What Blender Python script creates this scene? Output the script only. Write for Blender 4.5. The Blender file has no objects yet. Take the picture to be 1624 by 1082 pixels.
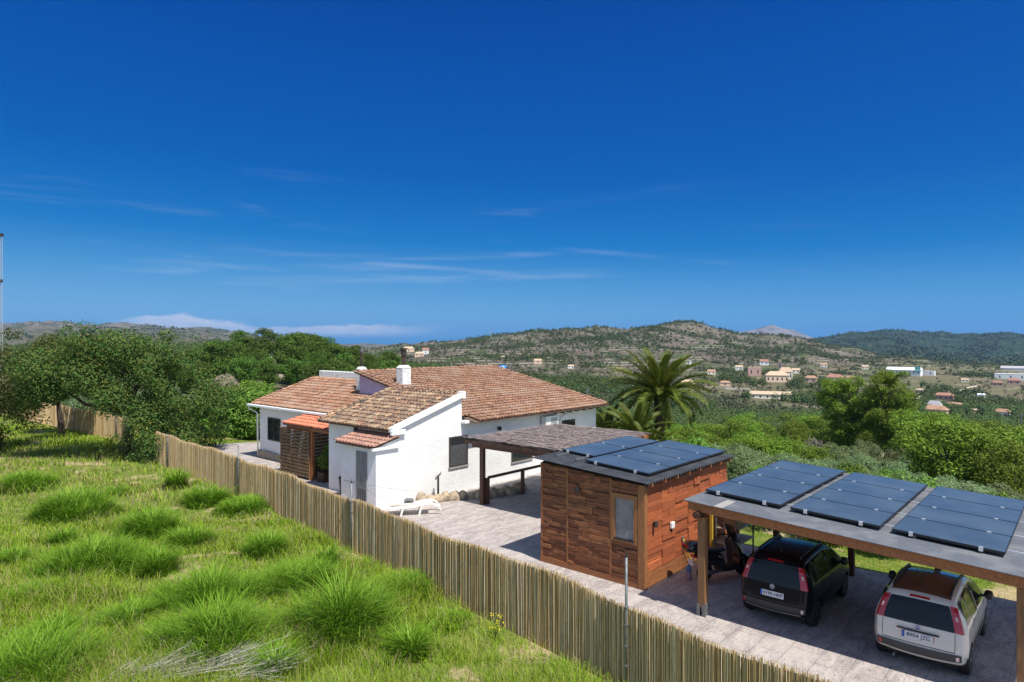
import bpy, bmesh, math, random
import numpy as np
from mathutils import Vector, Matrix
C = bpy.context.scene.collection
R = math.radians
F, CAMH = 1040.0, 6.5                      # focal length in photo pixels, camera height

# ------------------------------------------------------------ camera, sky, sun, exposure
cam_d = bpy.data.cameras.new('camera'); cam = bpy.data.objects.new('camera', cam_d); C.objects.link(cam)
cam_d.sensor_width = 36; cam_d.lens = 36 * F / 1624.0
cam_d.clip_start = 0.1; cam_d.clip_end = 40000
cam.location = (0, 0, CAMH); cam.rotation_euler = (R(90), 0, 0)
bpy.context.scene.camera = cam
vs = bpy.context.scene.view_settings
vs.view_transform = 'Standard'; vs.look = 'None'; vs.gamma = 1.0; vs.exposure = 0.46; vs.use_curve_mapping = False
SUN_EL, SUN_AZ = R(61.5), math.atan2(.595, -.804)
TO_SUN = Vector((math.sin(SUN_AZ)*math.cos(SUN_EL), math.cos(SUN_AZ)*math.cos(SUN_EL), math.sin(SUN_EL)))
w = bpy.data.worlds.new('World'); bpy.context.scene.world = w; w.use_nodes = True
nt = w.node_tree; nt.nodes.clear()
def N(t, k, **kw):
    n = t.nodes.new(k)
    for a, b in kw.items(): setattr(n, a, b)
    return n
out = N(nt, 'ShaderNodeOutputWorld'); bg = N(nt, 'ShaderNodeBackground'); bg.inputs[1].default_value = 0.115
sky = N(nt, 'ShaderNodeTexSky', sky_type='NISHITA', sun_disc=False)
sky.sun_elevation = SUN_EL; sky.sun_rotation = SUN_AZ
sky.altitude = 200; sky.air_density = 1.0; sky.dust_density = 0.4; sky.ozone_density = 3.0
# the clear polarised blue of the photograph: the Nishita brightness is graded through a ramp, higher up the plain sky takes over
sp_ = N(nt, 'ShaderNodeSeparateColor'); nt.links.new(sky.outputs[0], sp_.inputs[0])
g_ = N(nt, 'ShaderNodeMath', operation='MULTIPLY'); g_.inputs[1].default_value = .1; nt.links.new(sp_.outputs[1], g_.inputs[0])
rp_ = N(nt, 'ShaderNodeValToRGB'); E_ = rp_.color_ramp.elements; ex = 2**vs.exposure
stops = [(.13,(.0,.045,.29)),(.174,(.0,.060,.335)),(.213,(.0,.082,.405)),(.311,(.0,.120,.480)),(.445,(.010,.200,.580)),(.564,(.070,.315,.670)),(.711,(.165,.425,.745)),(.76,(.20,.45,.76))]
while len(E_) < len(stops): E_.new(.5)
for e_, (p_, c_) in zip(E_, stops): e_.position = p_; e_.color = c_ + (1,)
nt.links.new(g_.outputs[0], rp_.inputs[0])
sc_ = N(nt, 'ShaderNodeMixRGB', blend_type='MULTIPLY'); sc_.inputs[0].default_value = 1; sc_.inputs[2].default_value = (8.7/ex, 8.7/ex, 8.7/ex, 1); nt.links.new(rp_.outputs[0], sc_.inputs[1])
# real clouds live in the sky dome: a low bank far off, and thin high streaks
tc = N(nt, 'ShaderNodeTexCoord'); sep = N(nt, 'ShaderNodeSeparateXYZ'); nt.links.new(tc.outputs['Generated'], sep.inputs[0])
def M(t, op, a, b=None, c=None, clamp=False):
    n = N(t, 'ShaderNodeMath', operation=op); n.use_clamp = clamp
    for i, v in enumerate((a, b, c)):
        if v is None: continue
        if isinstance(v, (int, float)): n.inputs[i].default_value = v
        else: t.links.new(v, n.inputs[i])
    return n.outputs[0]
def SM(t, v, lo, hi):
    n = N(t, 'ShaderNodeMapRange', interpolation_type='SMOOTHSTEP')
    t.links.new(v, n.inputs[0]); n.inputs[1].default_value = lo; n.inputs[2].default_value = hi
    return n.outputs[0]
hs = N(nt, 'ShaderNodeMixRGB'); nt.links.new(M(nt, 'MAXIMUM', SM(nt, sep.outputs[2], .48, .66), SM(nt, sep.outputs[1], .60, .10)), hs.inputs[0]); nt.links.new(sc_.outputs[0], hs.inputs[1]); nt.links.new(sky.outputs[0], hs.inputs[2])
az = M(nt, 'ARCTAN2', sep.outputs[0], sep.outputs[1]); el = M(nt, 'ARCSINE', sep.outputs[2])
comb = N(nt, 'ShaderNodeCombineXYZ'); nt.links.new(az, comb.inputs[0]); nt.links.new(el, comb.inputs[1])
def noise(t, vec, scale, detail=6, rough=.6, mp=None, dist=0):
    n = N(t, 'ShaderNodeTexNoise'); n.inputs['Scale'].default_value = scale; n.inputs['Detail'].default_value = detail
    n.inputs['Roughness'].default_value = rough; n.inputs['Distortion'].default_value = dist
    if mp is not None:
        m = N(t, 'ShaderNodeMapping'); m.inputs['Scale'].default_value = mp[0]; m.inputs['Rotation'].default_value = (0, 0, mp[1])
        if vec is not None: t.links.new(vec, m.inputs[0])
        t.links.new(m.outputs[0], n.inputs[0])
    elif vec is not None: t.links.new(vec, n.inputs[0])
    return n.outputs['Fac']
n1 = noise(nt, comb.outputs[0], 9, 7, .62, ((1, 2.2, 1), 0))
top = M(nt, 'ADD', M(nt, 'MULTIPLY', M(nt, 'SUBTRACT', n1, .5), .040), M(nt, 'ADD', .022, M(nt, 'MULTIPLY', SM(nt, M(nt, 'ABSOLUTE', M(nt, 'ADD', az, .475)), .13, .0), .013)))
bank = SM(nt, M(nt, 'SUBTRACT', top, el), -.0015, .004)
bank = M(nt, 'MULTIPLY', bank, M(nt, 'MULTIPLY', SM(nt, az, -.56, -.50), SM(nt, az, -.08, -.24)))
bank = M(nt, 'MULTIPLY', bank, SM(nt, el, .003, .016))
n1b = noise(nt, comb.outputs[0], 40, 5, .6, ((1, 3, 1), .05))
bank = M(nt, 'MULTIPLY', bank, M(nt, 'MULTIPLY_ADD', n1b, .7, .25))
n2 = noise(nt, comb.outputs[0], 3.2, 8, .62, ((1, 11, 1), .07), .4)
n3 = noise(nt, comb.outputs[0], 2.0, 4, .5, ((1, 2.5, 1), 0))
wisp = M(nt, 'MULTIPLY', SM(nt, n2, .52, .78), SM(nt, n3, .42, .62))
wisp = M(nt, 'MULTIPLY', wisp, M(nt, 'MULTIPLY', SM(nt, el, .05, .09), SM(nt, el, .30, .13)))
wisp = M(nt, 'MULTIPLY', wisp, M(nt, 'MULTIPLY_ADD', SM(nt, az, .30, .05), .8, .2))
def streak(e0, slope, a0, a1, wd, amt):
    wd *= 1.5; amt *= .48; a0 -= .05; a1 -= .05
    line = M(nt, 'ABSOLUTE', M(nt, 'SUBTRACT', el, M(nt, 'MULTIPLY_ADD', az, slope, e0)))
    s = M(nt, 'MULTIPLY', SM(nt, line, wd, 0.0), M(nt, 'MULTIPLY', SM(nt, az, a0, a0+.08), SM(nt, az, a1, a1-.08)))
    return M(nt, 'MULTIPLY', s, M(nt, 'MULTIPLY', SM(nt, n2, .38, .62), amt))
st = streak(.130, .025, -.34, .14, .005, .35)
for a in ((.103, -.06, -.32, .08, .004, .40), (.098, .03, -.38, .22, .007, .25), (.085, -.10, -.40, .0, .010, .22), (.150, -.12, .0, .50, .004, .18), (.055, -.20, -.40, -.30, .002, .35), (.098, .0, -.1, .26, .003, .30)):
    st = M(nt, 'ADD', st, streak(*a))
cl = M(nt, 'ADD', M(nt, 'MULTIPLY', bank, 1.15), M(nt, 'ADD', M(nt, 'MULTIPLY', wisp, .22), st), clamp=True)
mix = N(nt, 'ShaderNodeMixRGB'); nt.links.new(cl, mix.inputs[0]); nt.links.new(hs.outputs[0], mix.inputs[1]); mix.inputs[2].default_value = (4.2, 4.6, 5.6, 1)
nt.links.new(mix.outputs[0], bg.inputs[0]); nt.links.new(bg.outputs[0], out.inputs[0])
sd = bpy.data.lights.new('sun', 'SUN'); sd.energy = 4.8; sd.angle = R(.55); sd.color = (1, .955, .88)
so = bpy.data.objects.new('sun', sd); C.objects.link(so); so.rotation_euler = TO_SUN.to_track_quat('Z', 'Y').to_euler()

# ------------------------------------------------------------ site frame: u runs away to the right, v away to the left
AL = R(41.5); U = np.array((math.sin(AL), math.cos(AL))); V = np.array((-math.cos(AL), math.sin(AL))); ROT = R(90) - AL
def W(u, v, z=0): return (u*U[0] + v*V[0], u*U[1] + v*V[1], z)
def UV(x, y): return (x*U[0] + y*U[1], x*V[0] + y*V[1])
def ray(px, D): return ((px - 812) / F * D, D)

# ------------------------------------------------------------ object helpers
def tag(o, label=None, cat=None, group=None, kind=None):
    if label: o['label'] = label
    if cat: o['category'] = cat
    if group: o['group'] = group
    if kind: o['kind'] = kind
    return o
def thing(name, label, cat, u=0, v=0, z=0, rot=0, group=None, xy=None):
    o = bpy.data.objects.new(name, None); C.objects.link(o); o.empty_display_size = .2
    if xy: o.location = (xy[0], xy[1], z)
    else: o.location = W(u, v, z)
    o.rotation_euler = (0, 0, ROT + rot); o['_org'] = (u, v, z)
    return tag(o, label, cat, group)
class MB:
    def __init__(s): s.v = []; s.f = []
    def add(s, vs, fs):
        b = len(s.v); s.v.extend(vs); s.f.extend([tuple(b+i for i in f) for f in fs]); return s
    def box(s, a, b):
        x0, y0, z0 = a; x1, y1, z1 = b
        if x0 > x1: x0, x1 = x1, x0
        if y0 > y1: y0, y1 = y1, y0
        if z0 > z1: z0, z1 = z1, z0
        return s.add([(x0,y0,z0),(x1,y0,z0),(x1,y1,z0),(x0,y1,z0),(x0,y0,z1),(x1,y0,z1),(x1,y1,z1),(x0,y1,z1)],
                     [(0,3,2,1),(4,5,6,7),(0,1,5,4),(1,2,6,5),(2,3,7,6),(3,0,4,7)])
    def hexa(s, p):   # 8 points like box
        return s.add(p, [(0,3,2,1),(4,5,6,7),(0,1,5,4),(1,2,6,5),(2,3,7,6),(3,0,4,7)])
    def prism(s, poly, d):   # poly: list of 3D points, d: extrusion vector
        n = len(poly); q = [(p[0]+d[0], p[1]+d[1], p[2]+d[2]) for p in poly]
        return s.add(list(poly)+q, [tuple(range(n))[::-1], tuple(range(n, 2*n))] + [(i, (i+1)%n, n+(i+1)%n, n+i) for i in range(n)])
    def tube(s, pts, r, n=8, cap=True):
        pts = [Vector(p) for p in pts]; k = len(pts); rr = r if isinstance(r, (list, tuple)) else [r]*k
        b = len(s.v)
        for i, p in enumerate(pts):
            d = (pts[min(i+1, k-1)] - pts[max(i-1, 0)]).normalized()
            up = Vector((0,0,1)) if abs(d.z) < .9 else Vector((1,0,0))
            a = d.cross(up).normalized(); c = a.cross(d)
            for j in range(n):
                t = 2*math.pi*j/n; s.v.append(tuple(p + a*math.cos(t)*rr[i] + c*math.sin(t)*rr[i]))
        for i in range(k-1):
            for j in range(n):
                s.f.append((b+i*n+j, b+i*n+(j+1)%n, b+(i+1)*n+(j+1)%n, b+(i+1)*n+j))
        if cap: s.f.append(tuple(b+j for j in range(n))[::-1]); s.f.append(tuple(b+(k-1)*n+j for j in range(n)))
        return s
    def lathe(s, prof, c, axis='z', n=24):
        b = len(s.v)
        for (r, h) in prof:
            for j in range(n):
                t = 2*math.pi*j/n; a, d = r*math.cos(t), r*math.sin(t)
                if axis == 'z': s.v.append((c[0]+a, c[1]+d, c[2]+h))
                elif axis == 'y': s.v.append((c[0]+a, c[1]+h, c[2]+d))
                else: s.v.append((c[0]+h, c[1]+a, c[2]+d))
        for i in range(len(prof)-1):
            for j in range(n): s.f.append((b+i*n+j, b+i*n+(j+1)%n, b+(i+1)*n+(j+1)%n, b+(i+1)*n+j))
        s.f.append(tuple(b+j for j in range(n))[::-1]); s.f.append(tuple(b+(len(prof)-1)*n+j for j in range(n)))
        return s
    def grid(s, P):   # P: 2D list of points
        b = len(s.v); m = len(P[0])
        for row in P: s.v.extend([tuple(p) for p in row])
        for i in range(len(P)-1):
            for j in range(m-1): s.f.append((b+i*m+j, b+i*m+j+1, b+(i+1)*m+j+1, b+(i+1)*m+j))
        return s
    def build(s, name, mat, parent=None, smooth=False, bevel=0, org=None):
        o = org if org is not None else (tuple(parent['_org']) if parent is not None and '_org' in parent else (0,0,0))
        me = bpy.data.meshes.new(name)
        me.from_pydata([(x-o[0], y-o[1], z-o[2]) for x, y, z in s.v], [], s.f); me.update()
        return link_mesh(name, me, mat, parent, smooth, bevel, o)
def link_mesh(name, me, mat, parent=None, smooth=False, bevel=0, org=(0,0,0)):
    for m in (mat if isinstance(mat, list) else [mat]): me.materials.append(m)
    if smooth: me.polygons.foreach_set('use_smooth', [True]*len(me.polygons))
    ob = bpy.data.objects.new(name, me); C.objects.link(ob)
    if parent is not None: ob.parent = parent; ob['_org'] = org
    if bevel:
        md = ob.modifiers.new('bevel', 'BEVEL'); md.width = bevel; md.segments = 2; md.limit_method = 'ANGLE'
    return ob
def solo(name, mb, mat, label, cat, u=0, v=0, z=0, rot=0, group=None, kind=None, smooth=False, bevel=0):
    o = mb.build(name, mat, None, smooth, bevel, org=(u, v, z)); o.location = W(u, v, z); o.rotation_euler = (0, 0, ROT + rot)
    return tag(o, label, cat, group, kind)
def np_mesh(name, verts, faces, mat, parent=None, smooth=False):
    me = bpy.data.meshes.new(name); nv = len(verts); nf, k = faces.shape
    me.vertices.add(nv); me.vertices.foreach_set('co', np.asarray(verts, np.float32).ravel())
    me.loops.add(nf*k); me.loops.foreach_set('vertex_index', np.asarray(faces, np.int32).ravel())
    me.polygons.add(nf); me.polygons.foreach_set('loop_start', np.arange(0, nf*k, k, dtype=np.int32)); me.polygons.foreach_set('loop_total', np.full(nf, k, np.int32))
    me.update(calc_edges=True); me.validate()
    return link_mesh(name, me, mat, parent, smooth)
def clean():
    for o in bpy.data.objects:
        if '_org' in o: del o['_org']
def copy_tree(o, parent=None):
    c = o.copy(); C.objects.link(c)
    if parent is not None: c.parent = parent
    for ch in list(o.children): copy_tree(ch, c)
    return c
def vnoise(x, y, seed=0):
    x = np.asarray(x, float); y = np.asarray(y, float)
    xi = np.floor(x).astype(np.int64); yi = np.floor(y).astype(np.int64); fx = x-xi; fy = y-yi
    fx = fx*fx*(3-2*fx); fy = fy*fy*(3-2*fy)
    def h(a, b):
        n = (a*374761393 + b*668265263 + seed*974711) & 0x7fffffff
        n = ((n ^ (n >> 13)) * 1274126177) & 0x7fffffff
        return ((n ^ (n >> 16)) & 0xffff) / 65535.0
    return (h(xi,yi)*(1-fx)+h(xi+1,yi)*fx)*(1-fy) + (h(xi,yi+1)*(1-fx)+h(xi+1,yi+1)*fx)*fy
def fbm(x, y, o=4, seed=0):
    s = 0; a = .5
    for i in range(o): s = s + a*vnoise(x*2**i, y*2**i, seed+i*7); a *= .5
    return s / (1-.5**o)

# ------------------------------------------------------------ materials
def mat(name, base=(.5,.5,.5), rough=.8, metal=0, spec=.5, c2=None, scale=5, detail=5, lo=.35, hi=.65, c3=None, scale3=.6, island=None, isl_amt=1, bump=0, bscale=20, bdist=.02, mp=None, coat=0, trans=0, alpha=None):
    m = bpy.data.materials.new(name); m.use_nodes = True; t = m.node_tree; p = t.nodes['Principled BSDF']
    p.inputs['Roughness'].default_value = rough; p.inputs['Metallic'].default_value = metal; p.inputs['Specular IOR Level'].default_value = spec
    p.inputs['Coat Weight'].default_value = coat; p.inputs['Coat Roughness'].default_value = .04
    col = None; cc = N(t, 'ShaderNodeTexCoord')
    def mixc(f, a, b, mode='MIX'):
        n = N(t, 'ShaderNodeMixRGB', blend_type=mode)
        if isinstance(f, (int, float)): n.inputs[0].default_value = f
        else: t.links.new(f, n.inputs[0])
        for i, q in ((1, a), (2, b)):
            if isinstance(q, tuple): n.inputs[i].default_value = q + (1,)
            else: t.links.new(q, n.inputs[i])
        return n.outputs[0]
    col = base
    if island:
        g = N(t, 'ShaderNodeNewGeometry'); r = N(t, 'ShaderNodeValToRGB'); r.color_ramp.interpolation = 'LINEAR'
        el = r.color_ramp.elements; n = len(island)
        while len(el) < n: el.new(.5)
        for i, q in enumerate(island): el[i].position = i/(n-1); el[i].color = q + (1,)
        t.links.new(g.outputs['Random Per Island'], r.inputs[0]); col = r.outputs[0]
    if c2:
        f = SM(t, noise(t, cc.outputs['Object'], scale, detail, .6, mp), lo, hi); col = mixc(f, col, c2)
    if c3:
        f = SM(t, noise(t, cc.outputs['Object'], scale3, 5, .6), .45, .68); col = mixc(f, col, c3)
    if isinstance(col, tuple): p.inputs['Base Color'].default_value = col + (1,)
    else: t.links.new(col, p.inputs['Base Color'])
    if bump:
        b = N(t, 'ShaderNodeBump'); b.inputs['Strength'].default_value = bump; b.inputs['Distance'].default_value = bdist
        t.links.new(noise(t, cc.outputs['Object'], bscale, 6, .65, mp), b.inputs['Height']); t.links.new(b.outputs[0], p.inputs['Normal'])
    if trans:
        tr = N(t, 'ShaderNodeBsdfTranslucent'); ms = N(t, 'ShaderNodeMixShader'); ms.inputs[0].default_value = trans
        if isinstance(col, tuple): tr.inputs[0].default_value = col + (1,)
        else: t.links.new(col, tr.inputs[0])
        t.links.new(p.outputs[0], ms.inputs[1]); t.links.new(tr.outputs[0], ms.inputs[2]); t.links.new(ms.outputs[0], t.nodes['Material Output'].inputs[0])
    return m
def tint(m, sc, amt, obj=True):
    """large soft natural variation of a leaf colour over the plant and from plant to plant"""
    t = m.node_tree; p = t.nodes['Principled BSDF']; L = p.inputs['Base Color'].links
    src = L[0].from_socket if L else None
    g = N(t, 'ShaderNodeObjectInfo'); hsv = N(t, 'ShaderNodeHueSaturation')
    c = N(t, 'ShaderNodeTexCoord'); nf = noise(t, c.outputs['Object'], sc, 3, .5)
    val = M(t, 'ADD', M(t, 'MULTIPLY_ADD', nf, amt*2, 1-amt), M(t, 'MULTIPLY_ADD', g.outputs['Random'], .5 if obj else .0, -.25 if obj else 0))
    hue = M(t, 'MULTIPLY_ADD', g.outputs['Random'], .035 if obj else .0, .4825 if obj else .5)
    t.links.new(val, hsv.inputs['Value']); t.links.new(hue, hsv.inputs['Hue'])
    t.links.new(src, hsv.inputs['Color']); t.links.new(hsv.outputs[0], p.inputs['Base Color'])
    for n in t.nodes:
        if n.type == 'BSDF_TRANSLUCENT': t.links.new(hsv.outputs[0], n.inputs[0])
    return m
MT = {}
MT['stucco'] = mat('white_stucco', (.80,.79,.77), .9, bump=.65, bscale=9, bdist=.035, c2=(.74,.725,.70), scale=1.2)
MT['white'] = mat('white_paint', (.80,.80,.79), .7, bump=.25, bscale=40, bdist=.01, c2=(.70,.69,.66), scale=4, lo=.5, hi=.8)
MT['smooth'] = mat('white_render', (.80,.79,.78), .85, bump=.25, bscale=14, bdist=.02, c2=(.73,.72,.71), scale=1.1)
MT['lilac'] = mat('lilac_render', (.52,.40,.58), .9, bump=.3, bscale=14, c2=(.46,.35,.52), scale=1.5)
MT['brickwhite'] = mat('whitewashed_tile', (.76,.76,.76), .9, c2=(.45,.43,.42), scale=7, lo=.52, hi=.7, bump=1, bscale=12, bdist=.05)
MT['tile'] = mat('clay_tile', island=[(.26,.115,.062),(.36,.17,.095),(.19,.09,.055),(.40,.215,.13),(.29,.135,.075),(.45,.27,.165),(.33,.15,.085)], rough=.9, c2=(.11,.075,.055), scale=9, lo=.46, hi=.66, c3=(.34,.22,.155), scale3=.9, bump=.4, bscale=40, bdist=.01)
MT['tile_old'] = mat('old_clay_tile', island=[(.24,.13,.08),(.36,.19,.11),(.18,.11,.08),(.30,.16,.10),(.20,.11,.075),(.42,.25,.14),(.15,.10,.08),(.27,.14,.08),(.60,.40,.22)], rough=.92, c2=(.075,.060,.05), scale=8, lo=.44, hi=.62, c3=(.36,.27,.17), scale3=1.6, bump=.4, bscale=40, bdist=.01)
MT['tile_red'] = mat('new_red_tile', island=[(.60,.15,.07),(.66,.19,.10),(.55,.13,.06)], rough=.8, c2=(.60,.21,.12), scale=6)
MT['tile_sm'] = mat('rosy_tile', island=[(.36,.18,.13),(.42,.22,.16),(.30,.16,.12),(.46,.27,.2)], rough=.9, c2=(.17,.11,.09), scale=9, lo=.52, hi=.7)
MT['mortar'] = mat('roof_underlay', (.20,.12,.085), .95, c2=(.10,.07,.055), scale=6)
MT['timber'] = mat('brown_timber', (.33,.128,.046), .65, c2=(.20,.075,.028), scale=3, mp=((1,9,9),0), lo=.4, hi=.7, bump=.3, bscale=8, bdist=.01)
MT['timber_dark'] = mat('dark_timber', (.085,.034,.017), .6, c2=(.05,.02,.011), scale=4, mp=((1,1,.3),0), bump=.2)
MT['post_wood'] = mat('treated_post', (.225,.115,.045), .7, c2=(.13,.062,.026), scale=4, mp=((9,9,.8),0), lo=.4, hi=.7, bump=.3, bscale=8, bdist=.01)
MT['slat'] = mat('stained_slat', island=[(.17,.105,.05),(.21,.135,.065),(.13,.08,.038)], rough=.75, c2=(.08,.05,.025), scale=5)
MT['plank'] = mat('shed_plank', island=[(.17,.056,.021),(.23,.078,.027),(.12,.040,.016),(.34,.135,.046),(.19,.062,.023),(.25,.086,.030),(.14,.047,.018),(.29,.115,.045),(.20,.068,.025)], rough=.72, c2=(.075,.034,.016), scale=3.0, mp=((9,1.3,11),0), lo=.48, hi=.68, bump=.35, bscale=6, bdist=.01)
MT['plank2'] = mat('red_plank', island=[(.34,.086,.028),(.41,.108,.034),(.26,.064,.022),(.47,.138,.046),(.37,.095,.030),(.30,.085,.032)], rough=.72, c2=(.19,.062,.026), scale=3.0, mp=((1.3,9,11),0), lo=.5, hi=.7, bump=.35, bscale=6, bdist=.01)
MT['plank_trim'] = mat('honey_trim', (.34,.145,.05), .65, c2=(.22,.09,.03), scale=5, mp=((8,8,1),0), bump=.2)
MT['plank_back'] = mat('shed_backing', (.05,.024,.012), .9)
MT['corrug'] = mat('dark_corrugated_sheet', (.060,.064,.072), .55, c2=(.035,.037,.043), scale=3, spec=.4)
MT['felt'] = mat('grey_roofing_felt', (.115,.125,.145), .95, c2=(.07,.077,.092), scale=60, lo=.4, hi=.6, c3=(.15,.155,.165), scale3=1.4, bump=.5, bscale=120, bdist=.005)
MT['pv'] = mat('panel_glass', (.052,.072,.082), .36, c2=(.080,.104,.112), scale=.7, spec=.6, coat=.5)
MT['pvframe'] = mat('panel_frame', (.012,.013,.016), .4)
MT['alu'] = mat('bright_clamp', (.78,.78,.80), .35, metal=.6)
MT['galv'] = mat('galvanised_steel', (.20,.215,.21), .55, metal=.4, c2=(.13,.14,.14), scale=12)
MT['dark'] = mat('black_plastic', (.018,.018,.02), .45)
MT['darkmetal'] = mat('dark_frame', (.045,.036,.032), .45)
MT['glass'] = mat('window_glass', (.02,.025,.03), .06, spec=.8)
MT['shutter'] = mat('grey_blind', (.075,.075,.078), .5, c2=(.055,.055,.058), scale=6, spec=.7)
MT['door_grey'] = mat('weathered_metal_door', (.26,.275,.29), .45, metal=.3, c2=(.17,.18,.19), scale=1.5, mp=((6,6,.8),0))
MT['stone'] = mat('rock', island=[(.36,.31,.24),(.30,.27,.23),(.42,.33,.22),(.26,.24,.21)], rough=.95, c2=(.16,.14,.12), scale=6, lo=.5, hi=.7, bump=.8, bscale=10, bdist=.03)
MT['cane'] = mat('reed_cane', island=[(0.67, 0.45, 0.193), (0.886, 0.65, 0.35), (0.432, 0.28, 0.11), (0.95, 0.78, 0.515), (0.562, 0.37, 0.156), (0.292, 0.18, 0.064), (0.799, 0.55, 0.267), (0.95, 0.8, 0.607), (0.389, 0.25, 0.092), (0.734, 0.49, 0.23)], rough=.7, c2=(.33,.235,.10), scale=2.2, mp=((34,34,1.3),0), lo=.50, hi=.70)
MT['cane_back'] = mat('reed_backing', (.26,.18,.09), .9, c2=(.15,.10,.05), scale=30)
MT['thatch'] = mat('dry_heather_thatch', island=[(.22,.175,.165),(.30,.24,.225),(.14,.11,.10),(.38,.31,.28),(.24,.18,.16)], rough=.95)
MT['bark'] = mat('bark', (.10,.072,.05), .95, c2=(.05,.036,.026), scale=8, bump=.8, bscale=14, bdist=.04)
MT['twig'] = mat('dead_twig', island=[(.42,.38,.34),(.30,.27,.24),(.50,.46,.42),(.36,.31,.26)], rough=.95)
MT['rubber'] = mat('tyre_rubber', (.014,.014,.015), .75)
MT['rim'] = mat('alloy_rim', (.50,.51,.53), .3, metal=.8)
MT['rim_dark'] = mat('dark_rim', (.10,.10,.11), .35, metal=.7)
MT['plastic_w'] = mat('white_plastic', (.82,.81,.77), .4)
MT['cushion'] = mat('cream_pad', (.74,.68,.58), .9, c2=(.55,.48,.40), scale=7, lo=.5, hi=.75)
# ------------------------------------------------------------ the land: heights by bearing and distance
COLS = [-900, 0, 170, 320, 420, 500, 600, 700, 800, 900, 1000, 1100, 1200, 1300, 1400, 1500, 1624, 1800, 2600]
DN = [0, 20, 25, 30, 38, 46, 60, 80, 110, 150, 200, 300, 400, 500, 650, 800, 1000, 1200, 1400, 1800, 2400, 3200, 4200, 8000]
q = -.15
HT = [
 [q,q,q,q,q,q,-.4,-1,-2,-2,-2,-5,-8,-10,-12,-14,-10,-5,0,10,40,80,125,-60],
 [q,q,q,q,q,q,-.4,-1,-2,-2,-2,-5,-8,-10,-12,-14,-10,-5,0,10,40,80,122,-60],
 [q,q,q,q,q,q,-.6,-1.5,-3,-2,-1,-4,-8,-10,-12,-14,-10,-5,0,10,40,80,112,-60],
 [q,q,q,q,q,-.2,-1.5,-4,-5,-2.5,1,-3,-8,-12,-16,-18,-18,-16,-12,0,30,60,76,-60],
 [q,q,q,q,q,-.3,-2.5,-5.5,-5.5,-1,1.5,-3,-10,-14,-18,-20,-20,-20,-20,-20,-10,10,25,-60],
 [q,q,q,q,q,-.5,-3.5,-7,-7,-2,.5,-5,-12,-16,-20,-22,-24,-24,-24,-24,-24,-24,-24,-60],
 [q,q,q,q,q,-1,-4.5,-9,-10,-6,-4.5,-8,-14,-18,-20,-21,-22,-18,-14,-24,-30,-30,-30,-60],
 [q,q,q,q,q,-1,-6,-11,-14,-12,-12,-14,-16,-18,-17,-14,-8,-1,5,-20,-30,-30,-30,-60],
 [q,q,q,q,q,-1,-7,-12,-17,-19,-21,-24,-25,-25,-22,-17,-7,7,17,-10,-40,-40,-40,-60],
 [q,q,q,q,q,-1.5,-7,-12,-17,-20,-23,-27,-29,-29,-26,-20,-6,14,29,0,-40,-40,-40,-60],
 [q,q,q,q,-.4,-2.5,-7,-12,-17,-20,-24,-29,-31,-32,-29,-23,-9,16,34,10,-40,-40,-40,-60],
 [q,q,q,-.3,-1.2,-3.5,-7,-11,-16,-20,-24,-30,-33,-34,-31,-26,-13,14,49,20,-40,-40,-40,-60],
 [q,q,-.2,-.7,-2,-4.5,-7,-10,-14,-19,-24,-31,-34,-35,-33,-29,-18,0,24,-10,-50,-40,-20,-60],
 [q,q,-.3,-1,-3,-5,-7.5,-10,-13,-18,-23,-31,-35,-37,-35,-31,-20,-5,-2,-40,-60,15,10,-60],
 [q,q,-.4,-1.8,-4,-5.5,-7.5,-9.5,-12,-17,-22,-31,-36,-39,-38,-34,-24,-20,-30,-60,-50,64,40,-60],
 [q,-.2,-.8,-2.5,-4.5,-6,-8.5,-10.5,-13,-18,-24,-34,-40,-44,-45,-42,-34,-32,-45,-70,-55,22,20,-60],
 [q,-.2,-1.2,-3,-5,-7,-9.5,-12,-15,-20,-26,-36,-43,-48,-49,-47,-43,-44,-55,-75,-55,22,30,-60],
 [q,-.3,-1.6,-3.4,-5.5,-7,-9.5,-12,-15,-20,-26,-36,-43,-48,-49,-47,-43,-44,-55,-70,-50,30,40,-60],
 [q,-.3,-1.6,-3.4,-5.5,-7,-9.5,-12,-15,-20,-26,-36,-43,-48,-49,-47,-43,-44,-55,-70,-50,30,60,-60]]
NC, ND = 420, 360
cx = np.linspace(-2200, 4200, NC)
ld = np.linspace(math.log(.6), math.log(9000), ND); Dv = np.exp(ld)
HT = np.array(HT, float); DNa = np.array(DN, float)
tmp = np.array([np.interp(Dv, DNa, r) for r in HT])             # cols x ND
G = np.array([np.interp(cx, COLS, tmp[:, j]) for j in range(ND)]).T   # NC x ND
def blur(A, ax, k):
    w_ = np.exp(-np.linspace(-2, 2, 2*k+1)**2); w_ /= w_.sum()
    P = np.pad(A, [(k, k) if i == ax else (0, 0) for i in range(2)], mode='edge')
    return sum(w_[i]*np.take(P, range(i, i+A.shape[ax]), axis=ax) for i in range(2*k+1))
flat = Dv < 19
G2 = blur(blur(G, 0, 4), 1, 5); G = np.where(flat[None, :], G, G2)
XX = (cx[:, None]-812)/F*Dv[None, :]; YY = np.repeat(Dv[None, :], NC, 0)
amp = np.clip((YY-50)/1200, 0, 1)
G = G + amp*(fbm(XX/90, YY/90, 5, 3)-.5)*26*np.clip(YY/900, .25, 2.2) + np.clip((YY-1700)/900, 0, 1)*(fbm(XX/300, YY/300, 5, 9)-.5)*60
G = G + np.clip((YY-45)/60, 0, 1)*(fbm(XX/14, YY/14, 3, 5)-.5)*1.2
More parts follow.
